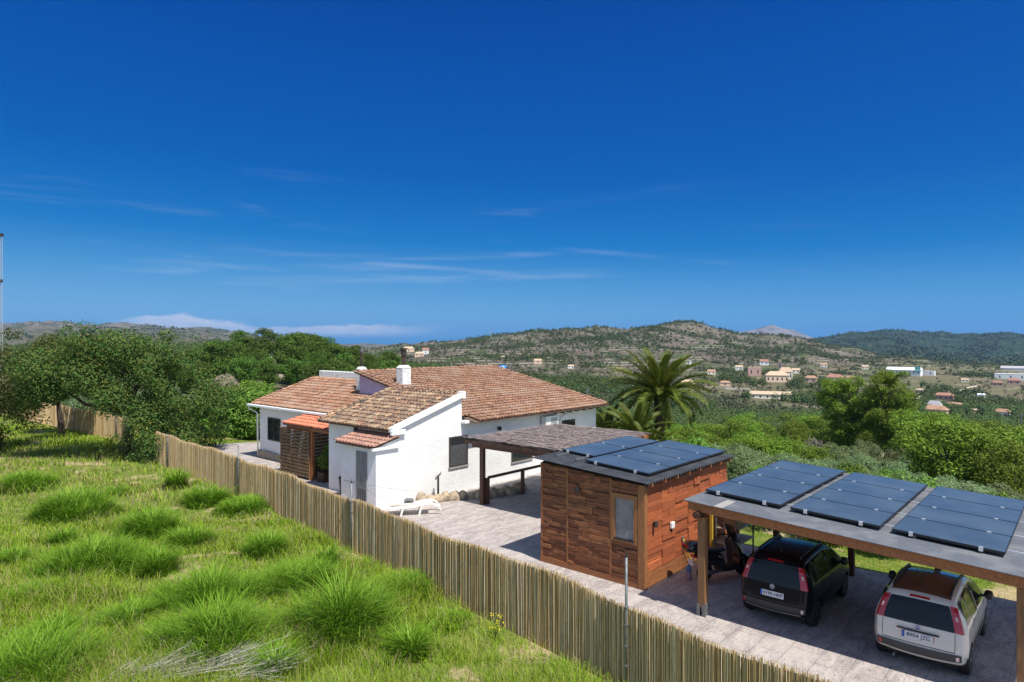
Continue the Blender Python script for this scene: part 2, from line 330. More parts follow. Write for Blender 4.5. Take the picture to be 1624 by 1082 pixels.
# old farming terraces on the valley sides
tb = np.clip((YY-330)/200, 0, 1)*np.clip((1700-YY)/300, 0, 1)
st_ = 2.6; ph = G/st_; G = G + tb*.75*st_*((np.floor(ph)+np.clip((ph-np.floor(ph))*3-1, 0, 1)) - ph)
def ground(x, y):
    if y < .6: return q
    c = 812 + F*x/y; i = np.interp(c, cx, np.arange(NC)); j = np.interp(math.log(y), ld, np.arange(ND))
    i0, j0 = min(int(i), NC-2), min(int(j), ND-2); a, b = i-i0, j-j0
    return float((G[i0,j0]*(1-a)+G[i0+1,j0]*a)*(1-b) + (G[i0,j0+1]*(1-a)+G[i0+1,j0+1]*a)*b)
def find_D(px, py, lo=60, hi=1600):
    """distance on the bearing px at which the ground appears at photo row py"""
    best = None
    for D in np.exp(np.linspace(math.log(lo), math.log(hi), 500)):
        x, y = ray(px, D); r = 541 + F*(CAMH-ground(x, y))/D
        if best is None or abs(r-py) < best[0]: best = (abs(r-py), D)
    return best[1]
vv = np.stack([XX, YY, G], -1).reshape(-1, 3)
ii, jj = np.meshgrid(np.arange(NC-1), np.arange(ND-1), indexing='ij'); b = (ii*ND+jj).ravel()
ff = np.stack([b, b+ND, b+ND+1, b+1], 1)
def land_mat():
    m = bpy.data.materials.new('hillside_scrub'); m.use_nodes = True; t = m.node_tree; p = t.nodes['Principled BSDF']
    p.inputs['Roughness'].default_value = 1; p.inputs['Specular IOR Level'].default_value = .1
    c = N(t, 'ShaderNodeTexCoord').outputs['Object']; s = N(t, 'ShaderNodeSeparateXYZ'); t.links.new(c, s.inputs[0])
    def mix(f, a, b):
        n = N(t, 'ShaderNodeMixRGB')
        if isinstance(f, float): n.inputs[0].default_value = f
        else: t.links.new(f, n.inputs[0])
        for i, q_ in ((1, a), (2, b)):
            if isinstance(q_, tuple): n.inputs[i].default_value = q_+(1,)
            else: t.links.new(q_, n.inputs[i])
        return n.outputs[0]
    rock = mix(SM(t, noise(t, c, .05, 6, .7), .35, .65), (.165,.128,.10), (.105,.088,.066))
    rock = mix(SM(t, noise(t, c, .35, 4, .7), .55, .75), rock, (.31,.265,.225))
    green = mix(SM(t, noise(t, c, .08, 5, .7), .4, .62), (.050,.075,.026), (.085,.105,.038))
    f = SM(t, noise(t, c, .017, 8, .74), .49, .58)
    col = mix(f, rock, green)
    fine = SM(t, noise(t, c, .22, 5, .8), .50, .60)
    col = mix(M(t, 'MULTIPLY', fine, .8), col, (.060,.078,.032))
    # pale terrace walls following the contours
    zz = M(t, 'DIVIDE', s.outputs[2], 2.6); fr = M(t, 'FRACT', zz); wl = M(t, 'MULTIPLY', SM(t, fr, .30, .42), SM(t, fr, .70, .6))
    wl = M(t, 'MULTIPLY', wl, SM(t, noise(t, c, .02, 4, .6), .46, .56)); wl = M(t, 'MULTIPLY', wl, SM(t, s.outputs[1], 1700, 1200))
    col = mix(M(t, 'MULTIPLY', wl, .75), col, (.36,.31,.25))
    # farmland on the valley floor: greener and yellower
    vf = M(t, 'MULTIPLY', SM(t, s.outputs[2], -22, -32), SM(t, s.outputs[1], 1500, 1100))
    fld = mix(SM(t, noise(t, c, .012, 3, .5), .42, .55), (.115,.14,.05), (.185,.16,.085))
    col = mix(M(t, 'MULTIPLY', vf, .55), col, fld)
    # pine forest on the far ridges
    fr2 = M(t, 'MULTIPLY', SM(t, s.outputs[1], 1600, 2100), SM(t, s.outputs[0], 200, 900)); forest = mix(SM(t, noise(t, c, .02, 7, .75), .56, .70), (.026,.045,.022), (.15,.14,.10))
    col = mix(fr2, col, forest)
    fl = M(t, 'MULTIPLY', SM(t, s.outputs[1], 2000, 2600), SM(t, s.outputs[0], 100, -300)); col = mix(M(t, 'MULTIPLY', fl, .85), col, mix(SM(t, noise(t, c, .006, 8, .75), .42, .60), (.17,.15,.13), (.05,.065,.04)))
    # near slope below the plot: grass and dry earth
    nr = SM(t, s.outputs[1], 150, 60); ng = mix(SM(t, noise(t, c, .5, 6, .7), .42, .6), (.11,.15,.035), (.22,.18,.10)); col = mix(nr, col, ng)
    t.links.new(col, p.inputs['Base Color'])
    bm_ = N(t, 'ShaderNodeBump'); bm_.inputs['Strength'].default_value = .8; bm_.inputs['Distance'].default_value = 3.0
    t.links.new(noise(t, c, .25, 6, .75), bm_.inputs['Height'])
    fd = SM(t, s.outputs[1], 150, 400); bm_.inputs['Strength'].default_value = .7; t.links.new(M(t, 'MULTIPLY', fd, .8), bm_.inputs['Strength'])
    t.links.new(bm_.outputs[0], p.inputs['Normal'])
    return m
def soil_mat():
    m = bpy.data.materials.new('meadow_soil'); m.use_nodes = True; t = m.node_tree; p = t.nodes['Principled BSDF']
    p.inputs['Roughness'].default_value = 1; p.inputs['Specular IOR Level'].default_value = .1
    c = N(t, 'ShaderNodeTexCoord').outputs['Object']
    a = N(t, 'ShaderNodeMixRGB'); t.links.new(SM(t, noise(t, c, 1.3, 7, .7), .42, .62), a.inputs[0]); a.inputs[1].default_value = (.10,.15,.022,1); a.inputs[2].default_value = (.17,.18,.045,1)
    d = N(t, 'ShaderNodeMixRGB'); t.links.new(SM(t, noise(t, c, .55, 6, .6), .54, .62), d.inputs[0]); t.links.new(a.outputs[0], d.inputs[1]); d.inputs[2].default_value = (.34,.27,.15,1)
    t.links.new(d.outputs[0], p.inputs['Base Color'])
    return m
land = np_mesh('hillside_terrain', vv, ff, [land_mat(), soil_mat()], smooth=True); tag(land, kind='structure')
mid = np.zeros(len(land.data.polygons), np.int32); yc = vv[ff[:, 0], 1]; mid[yc < 52] = 1; land.data.polygons.foreach_set('material_index', mid)
bk = MB(); bk.add([(-400,-120,q-.004),(400,-120,q-.004),(400,.8,q-.004),(-400,.8,q-.004)], [(0,1,2,3)]); o = bk.build('ground', soil_mat()); tag(o, kind='structure')

# distant grey limestone mountain, a solid ridge with its own depth
mx = np.linspace(2200, 5200, 130); my = np.linspace(7300, 9800, 60); MX, MY = np.meshgrid(mx, my, indexing='ij')
pxs = 812 + F*MX/8500
prof = np.interp(pxs, [1120,1165,1180,1200,1225,1250,1270,1290,1330,1400], [-40,120,165,188,200,178,110,70,30,-60])
MZ = prof*np.exp(-((MY-8500)/700.0)**2*1.2) + (fbm(MX/260, MY/260, 6, 21)-.5)*120*np.clip(prof/150, 0, 1)*np.clip(1.0-abs(MY-8500)/1200, .15, 1)-20
b = (np.arange(129)[:, None]*60+np.arange(59)[None, :]).ravel()
mt = np_mesh('far_mountain', np.stack([MX, MY, MZ], -1).reshape(-1, 3), np.stack([b, b+60, b+61, b+1], 1), mat('limestone', (.22,.19,.18), 1, c2=(.11,.11,.09), scale=.006, detail=8, lo=.45, hi=.6, spec=.1), smooth=True); tag(mt, kind='structure')

# ------------------------------------------------------------ paved deck
def topz(px, py, z=1.5):
    D = F*(CAMH-z)/(py-541); x, y = ray(px, D); return UV(x, y)
FP = [topz(*p) for p in ((245,685),(310,704),(378,726),(440,747),(522,779),(633,821),(750,864),(873,910),(1000,960),(1116,1010),(1220,1052),(1300,1083))]
FP += [(10.0, 1.2), (9.6, -2.5), (9.3, -8)]
FAR = [(14.2, 68), (14.8, 60), (15.4, 52), (15.2, 47.5), (14.6, 43.5)]
def deck_mat():
    m = bpy.data.materials.new('stamped_concrete'); m.use_nodes = True; t = m.node_tree; p = t.nodes['Principled BSDF']
    p.inputs['Roughness'].default_value = .72; p.inputs['Specular IOR Level'].default_value = .25
    c = N(t, 'ShaderNodeTexCoord').outputs['Object']
    a = N(t, 'ShaderNodeMixRGB'); t.links.new(SM(t, noise(t, c, 1.6, 8, .7, ((1,2.2,1), .5), .8), .36, .64), a.inputs[0]); a.inputs[1].default_value = (.46,.41,.375,1); a.inputs[2].default_value = (.31,.27,.255,1)
    a2 = N(t, 'ShaderNodeMixRGB'); t.links.new(SM(t, noise(t, c, 7, 6, .75, ((1,2.6,1), .5), 1.2), .50, .66), a2.inputs[0]); t.links.new(a.outputs[0], a2.inputs[1]); a2.inputs[2].default_value = (.165,.145,.14,1)
    a3 = N(t, 'ShaderNodeMixRGB'); t.links.new(SM(t, noise(t, c, .5, 3, .5), .50, .70), a3.inputs[0]); t.links.new(a2.outputs[0], a3.inputs[1]); a3.inputs[2].default_value = (.46,.41,.375,1)
    mf = N(t, 'ShaderNodeMath', operation='MULTIPLY'); mf.inputs[1].default_value = .6; t.links.new(a3.inputs[0].links[0].from_socket, mf.inputs[0]); t.links.new(mf.outputs[0], a3.inputs[0])
    br = N(t, 'ShaderNodeTexBrick'); t.links.new(c, br.inputs[0]); br.inputs['Scale'].default_value = 1.0; br.inputs['Brick Width'].default_value = .9; br.inputs['Row Height'].default_value = .6; br.inputs['Mortar Size'].default_value = .010; br.offset = .5
    d = N(t, 'ShaderNodeMixRGB'); t.links.new(M(t, 'MULTIPLY', br.outputs['Fac'], .45), d.inputs[0]); t.links.new(a3.outputs[0], d.inputs[1]); d.inputs[2].default_value = (.12,.11,.12,1)
    t.links.new(d.outputs[0], p.inputs['Base Color'])
    bp = N(t, 'ShaderNodeBump'); bp.inputs['Strength'].default_value = .5; bp.inputs['Distance'].default_value = .02
    t.links.new(M(t, 'SUBTRACT', noise(t, c, 9, 6, .7, ((1,2.4,1), .5), 1), br.outputs['Fac']), bp.inputs['Height']); t.links.new(bp.outputs[0], p.inputs['Normal'])
    return m
poly = [(u, v) for u, v in FP[::-1]] + [(14.1, 41.2), (18.2, 41.6), (20.8, 40.2), (20.8, 36.8), (31, 36.8), (31, 17.5), (25.5, 17.5), (25.5, 12.6), (20.62, 12.6), (20.62, -8)]
dk = MB(); dk.prism([(u, v, -.6) for u, v in poly], (0, 0, .6)); solo('patio_paving', dk, deck_mat(), None, None, kind='structure')
# ------------------------------------------------------------ barrel-tile roofs, every tile modelled
def tiles(name, mat_, parent, O, E, S, nu, ns, pitch=.205, expo=.36, r=.078, keep=None, seed=1, slab=True, thick=.06):
    """O eave corner, E unit along the eave, S unit up the slope, nu x ns tiles"""
    rg = np.random.RandomState(seed); O = np.array(O, float); E = np.array(E, float); S = np.array(S, float); S /= np.linalg.norm(S); Nn = np.cross(E, S)
    if Nn[2] < 0: Nn = -Nn
    mb = MB(); K = 6
    for kind in (0, 1):
        for i in range(nu + (1 if kind == 0 else 0)):
            for j in range(ns):
                e = (i + (.5 if kind else 0))*pitch + rg.uniform(-.008, .008); s0 = j*expo - (.03 if kind == 0 else 0) + rg.uniform(-.012, .012); s1 = s0 + expo + .06
                if keep and not keep(e, (s0+s1)/2): continue
                lift0, lift1 = (.050, .018) if kind == 0 else (.030, .0); P = []
                yaw = rg.uniform(-.012, .012)
                for s_, l_, rr in ((s0, lift0, r*1.08), (s1, lift1, r*.88)):
                    row = []
                    for k in range(K+1):
                        a = math.pi*k/K; x = -math.cos(a)*rr; h = math.sin(a)*rr*.82
                        if kind: h = .045 - h*.75; x *= 1.12
                        row.append(tuple(O + E*(e+x+yaw*(s_-s0)*10*.3) + S*s_ + Nn*(h+l_)))
                    P.append(row)
                mb.grid(P)
    ob = mb.build(name, mat_, parent)
    if slab:
        a = O - E*.02 - Nn*thick; L = nu*pitch+.04; H_ = ns*expo
        c = [a, a+E*L, a+E*L+S*H_, a+S*H_]
        sb = MB(); sb.prism([tuple(p) for p in c], tuple(Nn*thick*.9)); sb.build('roof_slab', MT['mortar'], parent)
    return ob
WV = 20.4                                         # the long white wall
house = thing('house', 'long white stucco country house with brown barrel tile roofs on three levels and two chimneys', 'house', 16.3, 20.4, 0)
def wall(name, poly, d, m='stucco', **k): b = MB(); b.prism(poly, d); return b.build(name, MT[m], house, **k)
wl = wall('wall', [(16.3,WV,-.1),(30.0,WV,-.1),(30.0,WV,3.0),(19.78,WV,3.0),(19.78,WV,4.02),(16.3,WV,2.98)], (0, .3, 0))
wall('wall', [(16.3,WV+.3,-.1),(16.3,25.2,-.1),(16.3,25.2,3.02),(16.3,WV+.3,3.02)], (.3, 0, 0), 'smooth')
wall('wall', [(16.6,24.9,-.1),(18.5,24.9,-.1),(18.5,24.9,3.0),(16.6,24.9,3.0)], (0, .298, 0), 'smooth')
wall('wall', [(29.7,WV+.3,-.1),(29.7,36.4,-.1),(29.7,36.4,2.95),(29.7,28.3,4.72),(29.7,WV+.3,3.02)], (.298, 0, 0))
wall('upper_gable_wall', [(20.2,WV+.32,2.6),(20.2,28.4,2.6),(20.2,28.4,4.86),(20.2,WV+.32,3.09)], (.25, 0, 0), 'lilac')
wall('wall', [(20.46,28.1,2.6),(22.2,28.1,2.6),(22.2,28.1,4.78),(20.46,28.1,4.78)], (0, .3, 0), 'smooth')
wall('wall', [(18.2,27.4,-.1),(18.2,35.0,-.1),(18.2,35.0,2.95),(18.2,27.4,2.95)], (.3, 0, 0), 'smooth')
wall('wall', [(18.5,34.7,-.1),(22.0,34.7,-.1),(22.0,34.7,4.1),(18.5,34.7,3.05)], (0, .298, 0), 'smooth')
wall('wall', [(18.5,27.4,-.1),(20.2,27.4,-.1),(20.2,27.4,3.5),(18.5,27.4,3.05)], (0, .3, 0), 'smooth')
# gable rake moulding of the lower block
rk = MB()
def rz(u): return 3.02 + (u-16.0)*.298
rk.hexa([(15.95,WV-.14,rz(15.95)-.08),(19.86,WV-.14,rz(19.86)-.08),(19.86,WV+.16,rz(19.86)-.08),(15.95,WV+.16,rz(15.95)-.08),(15.95,WV-.14,rz(15.95)+.11),(19.86,WV-.14,rz(19.86)+.11),(19.86,WV+.16,rz(19.86)+.11),(15.95,WV+.16,rz(15.95)+.11)])
rk.box((15.9,WV-.143,2.82),(16.6,WV-.003,3.03)); rk.box((19.72,WV-.145,4.0),(19.90,WV+.165,4.33))
rk.box((19.72,WV-.30,2.94),(19.98,WV-.003,3.08))
rk.build('rake_moulding', MT['white'], house, bevel=.03)
# roofs
sl = math.hypot(1, .298)
tiles('roof', MT['tile_old'], house, (15.92, WV+.18, 3.0), (0,1,0), (1/sl,0,.298/sl), 24, 12, seed=3)
km = .215; sm = math.hypot(1, km)
tiles('roof', MT['tile'], house, (19.98, 19.76, 3.03), (1,0,0), (0,1/sm,km/sm), 50, 25, seed=5, keep=lambda e, s: not (e < .3 and s < .8))
tiles('roof', MT['tile'], house, (30.2, 36.9, 3.06), (-1,0,0), (0,-1/sm,km/sm), 39, 24, seed=6)
tiles('roof', MT['tile'], house, (17.86, 27.45, 2.98), (0,1,0), (1/1.05,0,.32/1.05), 38, 12, seed=7)
rd = MB(); rgn = random.Random(5)
def ridge(mb, a, b_, r=.12, step=.36):
    a = Vector(a); b_ = Vector(b_); d = (b_-a); n = int(d.length/step); d.normalize(); sd = d.cross(Vector((0,0,1))).normalized(); up = sd.cross(d)
    for i in range(n):
        P = []
        for t_, rr, l_ in ((i*step-.03, r*1.06, .03), ((i+1)*step+.03, r*.9, 0)):
            P.append([tuple(a + d*t_ + sd*(-math.cos(math.pi*k/6)*rr) + up*(math.sin(math.pi*k/6)*rr*.8+l_+rgn.uniform(-.006,.006))) for k in range(7)])
        mb.grid(P)
for A_, B_, r_, m_ in (((20.1,28.4,4.90),(30.2,28.4,4.90),.12,'tile'), ((30.16,19.79,3.11),(30.16,28.4,4.96),.10,'tile'), ((20.16,20.4,3.22),(20.16,28.4,4.97),.10,'tile'), ((19.85,WV+.5,4.2),(19.85,25.3,4.2),.10,'tile_old'), ((18.0,35.22,3.10),(22.0,35.22,4.38),.09,'tile'), ((15.98,25.28,3.09),(19.9,25.28,4.26),.09,'tile_old')):
    rd = MB(); ridge(rd, A_, B_, r_); rd.build('ridge_tiles', MT[m_], house)
fl = MB(); fl.box((19.86,WV+.4,4.0),(20.19,25.2,4.12)); fl.build('flashing', MT['mortar'], house)
pw = MB(); pw.box((21.95,28.45,3.9),(22.25,35.0,4.72)); pw.build('parapet', MT['brickwhite'], house, bevel=.03)
# dark rafter ends under the eave towards the far corner
for k in range(7):
    rf = MB(); u = 25.9+k*.62; rf.box((u,19.98,2.86),(u+.1,WV-.002,2.97)); rf.build('rafter_end', MT['timber_dark'], house)
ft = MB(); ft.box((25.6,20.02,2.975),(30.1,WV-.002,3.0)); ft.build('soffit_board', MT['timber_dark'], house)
# gutter of the left wing
gt = MB(); gt.box((17.66,27.3,2.87),(17.84,35.5,2.99)); gt.box((17.84,27.3,2.87),(18.19,27.36,3.05)); gu = gt.build('gutter', MT['white'], house, bevel=.02)
dp = MB(); dp.tube([(17.75,35.42,2.9),(17.76,35.42,2.72),(18.10,35.10,2.48),(18.12,35.08,.1)], .045, 8); dp.build('downpipe', MT['white'], house, smooth=True)
# windows in the long wall (u0,u1,z0,z1)
def win_v(u0, u1, z0, z1, blind=True, split=.5):
    f = MB()
    f.box((u0,WV-.045,z0),(u0+.06,WV-.003,z1)); f.box((u1-.06,WV-.045,z0),(u1,WV-.003,z1)); f.box((u0+.06,WV-.045,z1-.06),(u1-.06,WV-.003,z1)); f.box((u0+.06,WV-.045,z0),(u1-.06,WV-.003,z0+.06))
    w_ = f.build('window', MT['darkmetal'], house)
    g = MB(); g.box((u0+.06,WV-.02,z0+.06),(u1-.06,WV-.003,z1-.06)); g.build('pane', MT['shutter'] if blind else MT['glass'], w_)
    h_ = MB(); h_.box((u0+.06,WV-.032,z1-.34),(u1-.06,WV-.022,z1-.06)); h_.build('shade_box', MT['dark'], w_)
    s = MB(); s.box((u0-.04,WV-.06,z0-.07),(u1+.04,WV-.003,z0-.005)); s.build('sill', MT['stone_sill'], w_)
MT['stone_sill'] = mat('grey_sill', (.36,.33,.31), .9, c2=(.28,.25,.23), scale=9)
win_v(19.02, 20.12, 1.14, 2.42); win_v(23.0, 24.5, .82, 2.1, False); 
# left wing window
f = MB(); u = 18.2
f.box((u-.04,32.75,1.05),(u-.003,32.83,2.3)); f.box((u-.04,34.0,1.05),(u-.003,34.08,2.3)); f.box((u-.04,32.83,2.22),(u-.003,34.0,2.3)); f.box((u-.04,32.83,1.05),(u-.003,34.0,1.13)); f.box((u-.035,33.38,1.13),(u-.003,33.44,2.22))
w_ = f.build('window', MT['darkmetal'], house); g = MB(); g.box((u-.015,32.83,1.13),(u-.003,34.0,2.22)); g.build('pane', MT['glass'], w_)
# arched opening by the air conditioner
ar = MB(); arc = [(26.75,2.0)] + [(27.42-.68*math.cos(math.pi*k/10), 2.42+.34*math.sin(math.pi*k/10)) for k in range(11)] + [(28.1,2.0)]
ar.prism([(a, WV-.05, z) for a, z in arc], (0, .045, 0)); a_ = ar.build('arched_window', MT['smooth'], house)
g = MB(); g.prism([(26.86, WV-.07, .9),(27.99,WV-.07,.9),(27.99,WV-.07,2.42),(26.86,WV-.07,2.42)], (0,.018,0)); g.build('pane', MT['glass'], a_)
# base course of stones on the left wing
sk = MB(); rr = random.Random(3)
v = 27.5
while v < 35.1:
    L = rr.uniform(.3, .55); sk.box((18.08, v, -.02), (18.197, min(v+L-.02, 35.08), rr.uniform(.36, .44))); v += L
sk.build('stone_base', MT['stone'], house, bevel=.03)
# chimneys
def chimney(u, v, s, z0, z1, pipe, pr, cap):
    c = MB(); c.box((u-s/2,v-s/2,z0),(u+s/2,v+s/2,z1-.14)); c.hexa([(u-s/2-.03,v-s/2-.03,z1-.14),(u+s/2+.03,v-s/2-.03,z1-.14),(u+s/2+.03,v+s/2+.03,z1-.14),(u-s/2-.03,v+s/2+.03,z1-.14),(u-s/3,v-s/3,z1+.02),(u+s/3,v-s/3,z1+.02),(u+s/3,v+s/3,z1+.02),(u-s/3,v+s/3,z1+.02)])
    o = c.build('chimney', MT['brickwhite'], house, bevel=.05)
    p_ = MB(); p_.tube([(u,v,z1),(u,v,pipe)], pr, 12); q_ = p_.build('flue_pipe', mat('flue', (.05,.045,.042), .5, metal=.5, c2=(.16,.08,.05), scale=4), o, smooth=False)
    k = MB(); k.tube([(u,v,pipe-.30),(u,v,pipe-.04)], pr*1.5, 12); k.tube([(u,v,pipe-.02),(u,v,pipe+.05)], pr*(2.1 if cap else 1.4), 12); k.build('flue_cap', MT['darkmetal' if cap else 'galv'], o)
chimney(20.9, 25.7, .54, 4.1, 5.28, 6.1, .10, True); chimney(20.75, 29.0, .42, 3.7, 5.12, 6.2, .06, False)
# utility room with the metal door
an = MB(); an.prism([(15.25,20.403,-.1),(16.298,20.403,-.1),(16.298,20.403,2.72),(15.25,20.403,2.42)], (0, 2.3, 0)); au = an.build('utility_room', MT['smooth'], house)
d = MB(); d.box((15.20,20.95,.06),(15.247,21.62,2.20)); dd = d.build('door', MT['door_grey'], au)
lv = MB(); [lv.box((15.188,21.0+k*.14,.25),(15.199,21.08+k*.14,.75)) for k in range(4)]; lv.build('vent_louvre', MT['shutter'], dd)
tiles('utility_roof', MT['tile_sm'], au, (15.05, 20.34, 2.46), (0,1,0), (1/1.03,0,.25/1.03), 12, 4, pitch=.205, expo=.32, seed=8)
ef = MB(); ef.box((15.02,20.30,2.33),(16.3,20.40,2.44)); ef.build('eave_board', MT['white'], au)
# wall lamps
def lamp_v(u, z): m = MB(); m.box((u-.05,WV-.03,z-.07),(u+.05,WV-.003,z+.07)); m.lathe([(.035,.0),(.07,.03),(.075,.16),(.03,.2)], (u,WV-.12,z-.1), 'z', 10); m.build('wall_lamp', MT['dark'], house)
lamp_v(22.1, 2.50)
m = MB(); m.box((16.27,23.0,2.75),(16.297,23.1,2.9)); m.lathe([(.035,0),(.075,.04),(.075,.16),(.03,.2)], (16.18,23.05,2.72), 'z', 10); m.build('wall_lamp', MT['dark'], house)

# air conditioner hung on the wall
t = thing('air_conditioner', 'white air conditioning box hung under the eave of the white house', 'air conditioner', 25.7, WV, 2.1)
m = MB(); m.box((25.15,WV-.38,2.12),(26.15,WV-.08,2.80)); m.build('casing', MT['plastic_w'], t, bevel=.02)
m = MB(); [m.box((25.55,WV-.395,2.24+k*.07),(26.05,WV-.383,2.27+k*.07)) for k in range(7)]; m.build('grille', MT['galv'], t)
m = MB(); [m.box((u_,WV-.4,2.06),(u_+.04,WV-.004,2.10)) for u_ in (25.3,25.95)]; m.build('bracket', MT['galv'], t)

# porch with new red tiles on timber posts
t = thing('entrance_porch', 'small porch roof of bright orange-red tiles on brown timber posts', 'porch', 16.75, 27.0, 0)
tiles('roof', MT['tile_red'], t, (16.5, 25.6, 2.50), (0,1,0), (1/1.03,0,.20/1.03), 19, 5, seed=12)
m = MB(); m.box((16.66,25.25,2.30),(16.82,29.4,2.44)); m.box((16.82,29.1,2.32),(18.19,29.25,2.46)); m.box((16.82,27.3,2.32),(18.19,27.45,2.46)); m.build('beam', MT['timber'], t)
for vv_ in (27.15, 29.3): m = MB(); m.box((16.67,vv_,0),(16.81,vv_+.14,2.30)); m.build('post', MT['timber'], t)
t = thing('slatted_screen', 'chest-high screen of brown horizontal slats left of the porch post', 'slatted screen', 16.7, 28.5, 0); t['label'] = 'tall screen of brown horizontal slats standing between the reed fence and the porch'
for k in range(13): m = MB(); z = .10+k*.165; m.box((16.60,27.32,z),(16.63,29.92,z+.125)); m.build('slat', MT['slat'], t)
for v_ in (27.34, 28.6, 29.84): m = MB(); m.box((16.635,v_,0),(16.70,v_+.07,2.24)); m.build('upright', MT['timber'], t)
m = MB(); m.box((16.58,27.30,2.25),(16.72,29.94,2.29)); m.build('top_rail', MT['timber'], t)
t = thing('slatted_screen', 'brown slatted screen behind the porch post with a potted plant in front', 'slatted screen', 17.5, 27.6, 0)
for k in range(13): m = MB(); z = .10+k*.165; m.box((16.9,27.60,z),(18.17,27.63,z+.125)); m.build('slat', MT['slat'], t)
for u_ in (16.92, 18.1): m = MB(); m.box((u_,27.635,0),(u_+.06,27.7,2.24)); m.build('upright', MT['timber'], t)
t = thing('slatted_screen', 'far end screen of brown slats closing the little enclosure beside the wing window', 'slatted screen', 17.5, 29.9, 0)
for k in range(13): m = MB(); z = .10+k*.165; m.box((16.74,29.90,z),(18.1,29.93,z+.125)); m.build('slat', MT['slat'], t)
for u_ in (16.74, 18.04): m = MB(); m.box((u_,29.935,0),(u_+.06,30.0,2.24)); m.build('upright', MT['timber'], t)

# rockery along the foot of the white wall: every boulder its own thing
pts = [(17.3,20.15),(17.62,19.98),(17.95,19.85),(18.25,19.75),(18.55,19.55),(18.85,19.38),(19.15,19.2),(19.42,19.0),(19.7,18.85),(20.0,18.72),(20.3,18.62),(20.62,18.55),(20.95,18.55),(21.3,18.55),(21.65,18.6)]
rr = random.Random(11)
LB = {0:'smallest pale boulder at the left end of the rockery under the white wall', 1:'second pale tan boulder from the left end of the rockery', 2:'third tan boulder from the left end of the rockery', 3:'rounded tan boulder below the garden tap, fourth from the left', 4:'grey brown boulder just right of the garden tap'}
for i, (u_, v_) in enumerate(pts):
    bm = bmesh.new(); bmesh.ops.create_icosphere(bm, subdivisions=2, radius=1)
    sx, sy, sz = rr.uniform(.20,.28), rr.uniform(.18,.25), rr.uniform(.22,.36)
    for vv2 in bm.verts:
        n_ = 1 + .28*(vnoise(vv2.co.x*1.7+i*9+vv2.co.z, vv2.co.y*1.7+3)-.5)
        vv2.co = Vector((vv2.co.x*sx*n_, vv2.co.y*sy*n_, vv2.co.z*sz*n_ + .08))
    me = bpy.data.meshes.new('boulder'); bm.to_mesh(me); bm.free()
    mt_ = MT.setdefault('boulder', mat('boulder', (.46,.36,.24), .95, c2=(.21,.17,.13), scale=2.5, lo=.42, hi=.6, bump=.9, bscale=6, bdist=.05))
    o = link_mesh('boulder', me, mt_); o.location = W(u_, v_, 0); o.rotation_euler = (0,0,rr.uniform(0,6))
    ordn = ['', '', '', '', '', 'sixth', 'seventh', 'eighth', 'ninth', 'tenth', 'eleventh', 'twelfth', 'thirteenth', 'fourteenth', 'fifteenth'][i]
    tag(o, LB.get(i, f'{ordn} boulder from the left in the rockery under the pergola side'), 'boulder', 'boulders of the rockery along the white wall')
t = thing('garden_tap', 'grey upright garden tap standing against the white wall at the rockery', 'tap', 18.1, 20.05, 0)
m = MB(); m.tube([(18.1,20.05,.1),(18.1,20.05,1.0),(18.1,19.95,1.05)], .045, 8); m.build('pipe', MT['galv'], t, smooth=True)
m = MB(); m.tube([(18.1,20.0,1.0),(17.92,19.92,1.02),(17.82,19.9,.9)], .035, 8); m.tube([(18.1,19.96,1.05),(18.12,19.9,1.13)], .03, 6); m.build('spout', MT['galv'], t, smooth=True)

# sun lounger
t = thing('sun_lounger', 'white plastic sun lounger with arched legs beside the white wall', 'sun lounger', 16.1, 19.1, 0, rot=-ROT+R(10)); t['_org'] = (0,0,0)
def strip(pts, w_, th):   # pts (x,z) path, width in y
    m = MB(); P = []
    for x, z in pts: P.append([(x, -w_/2, z), (x, w_/2, z), (x, w_/2, z-th), (x, -w_/2, z-th), (x, -w_/2, z)])
    m.grid(P); n = len(m.v); m.f.append((0,1,2,3)); m.f.append((n-5,n-4,n-3,n-2)); return m
for sy in (-.29, .29):
    m = strip([(-.95,.30),(-.6,.34),(-.1,.36),(.3,.44),(.6,.46),(.82,.38),(.95,.20),(.97,0)], .07, .07)
    m.v = [(x, y+sy, z) for x, y, z in m.v]; m.build('side_rail', MT['plastic_w'], t)
    for x0 in (-.55, .12):
        l = MB(); l.hexa([(x0-.03,sy-.03,0),(x0+.04,sy-.03,0),(x0+.04,sy+.03,0),(x0-.03,sy+.03,0),(x0+.05,sy-.03,.33),(x0+.12,sy-.03,.33),(x0+.12,sy+.03,.33),(x0+.05,sy+.03,.33)]); l.build('leg', MT['plastic_w'], t)
m = strip([(-.92,.335),(-.5,.36),(-.1,.375),(.3,.44),(.6,.47)], .50, .03); m.build('seat', MT['plastic_w'], t)
m = strip([(-.95,.42),(-.85,.44),(-.5,.44),(-.15,.45),(-.1,.42)], .48, .07); m.build('pad', MT['cushion'], t, bevel=.02)
m = strip([(-.42,.50),(-.32,.56),(-.10,.54),(-.06,.5)], .40, .05); m.build('headrest', MT['galv'], t, bevel=.02)

# round black bin by the utility room
t = thing('waste_bin', 'round black bin standing in the corner left of the utility room', 'bin', 15.9, 23.3, 0)
m = MB(); m.lathe([(.24,0),(.30,.75),(.31,.78)], (15.9,23.3,0), 'z', 20); m.build('bucket', MT['dark'], t, smooth=False)
m = MB(); m.lathe([(.32,.78),(.32,.83),(.2,.90),(.05,.93)], (15.9,23.3,0), 'z', 20); m.build('lid', MT['dark'], t)

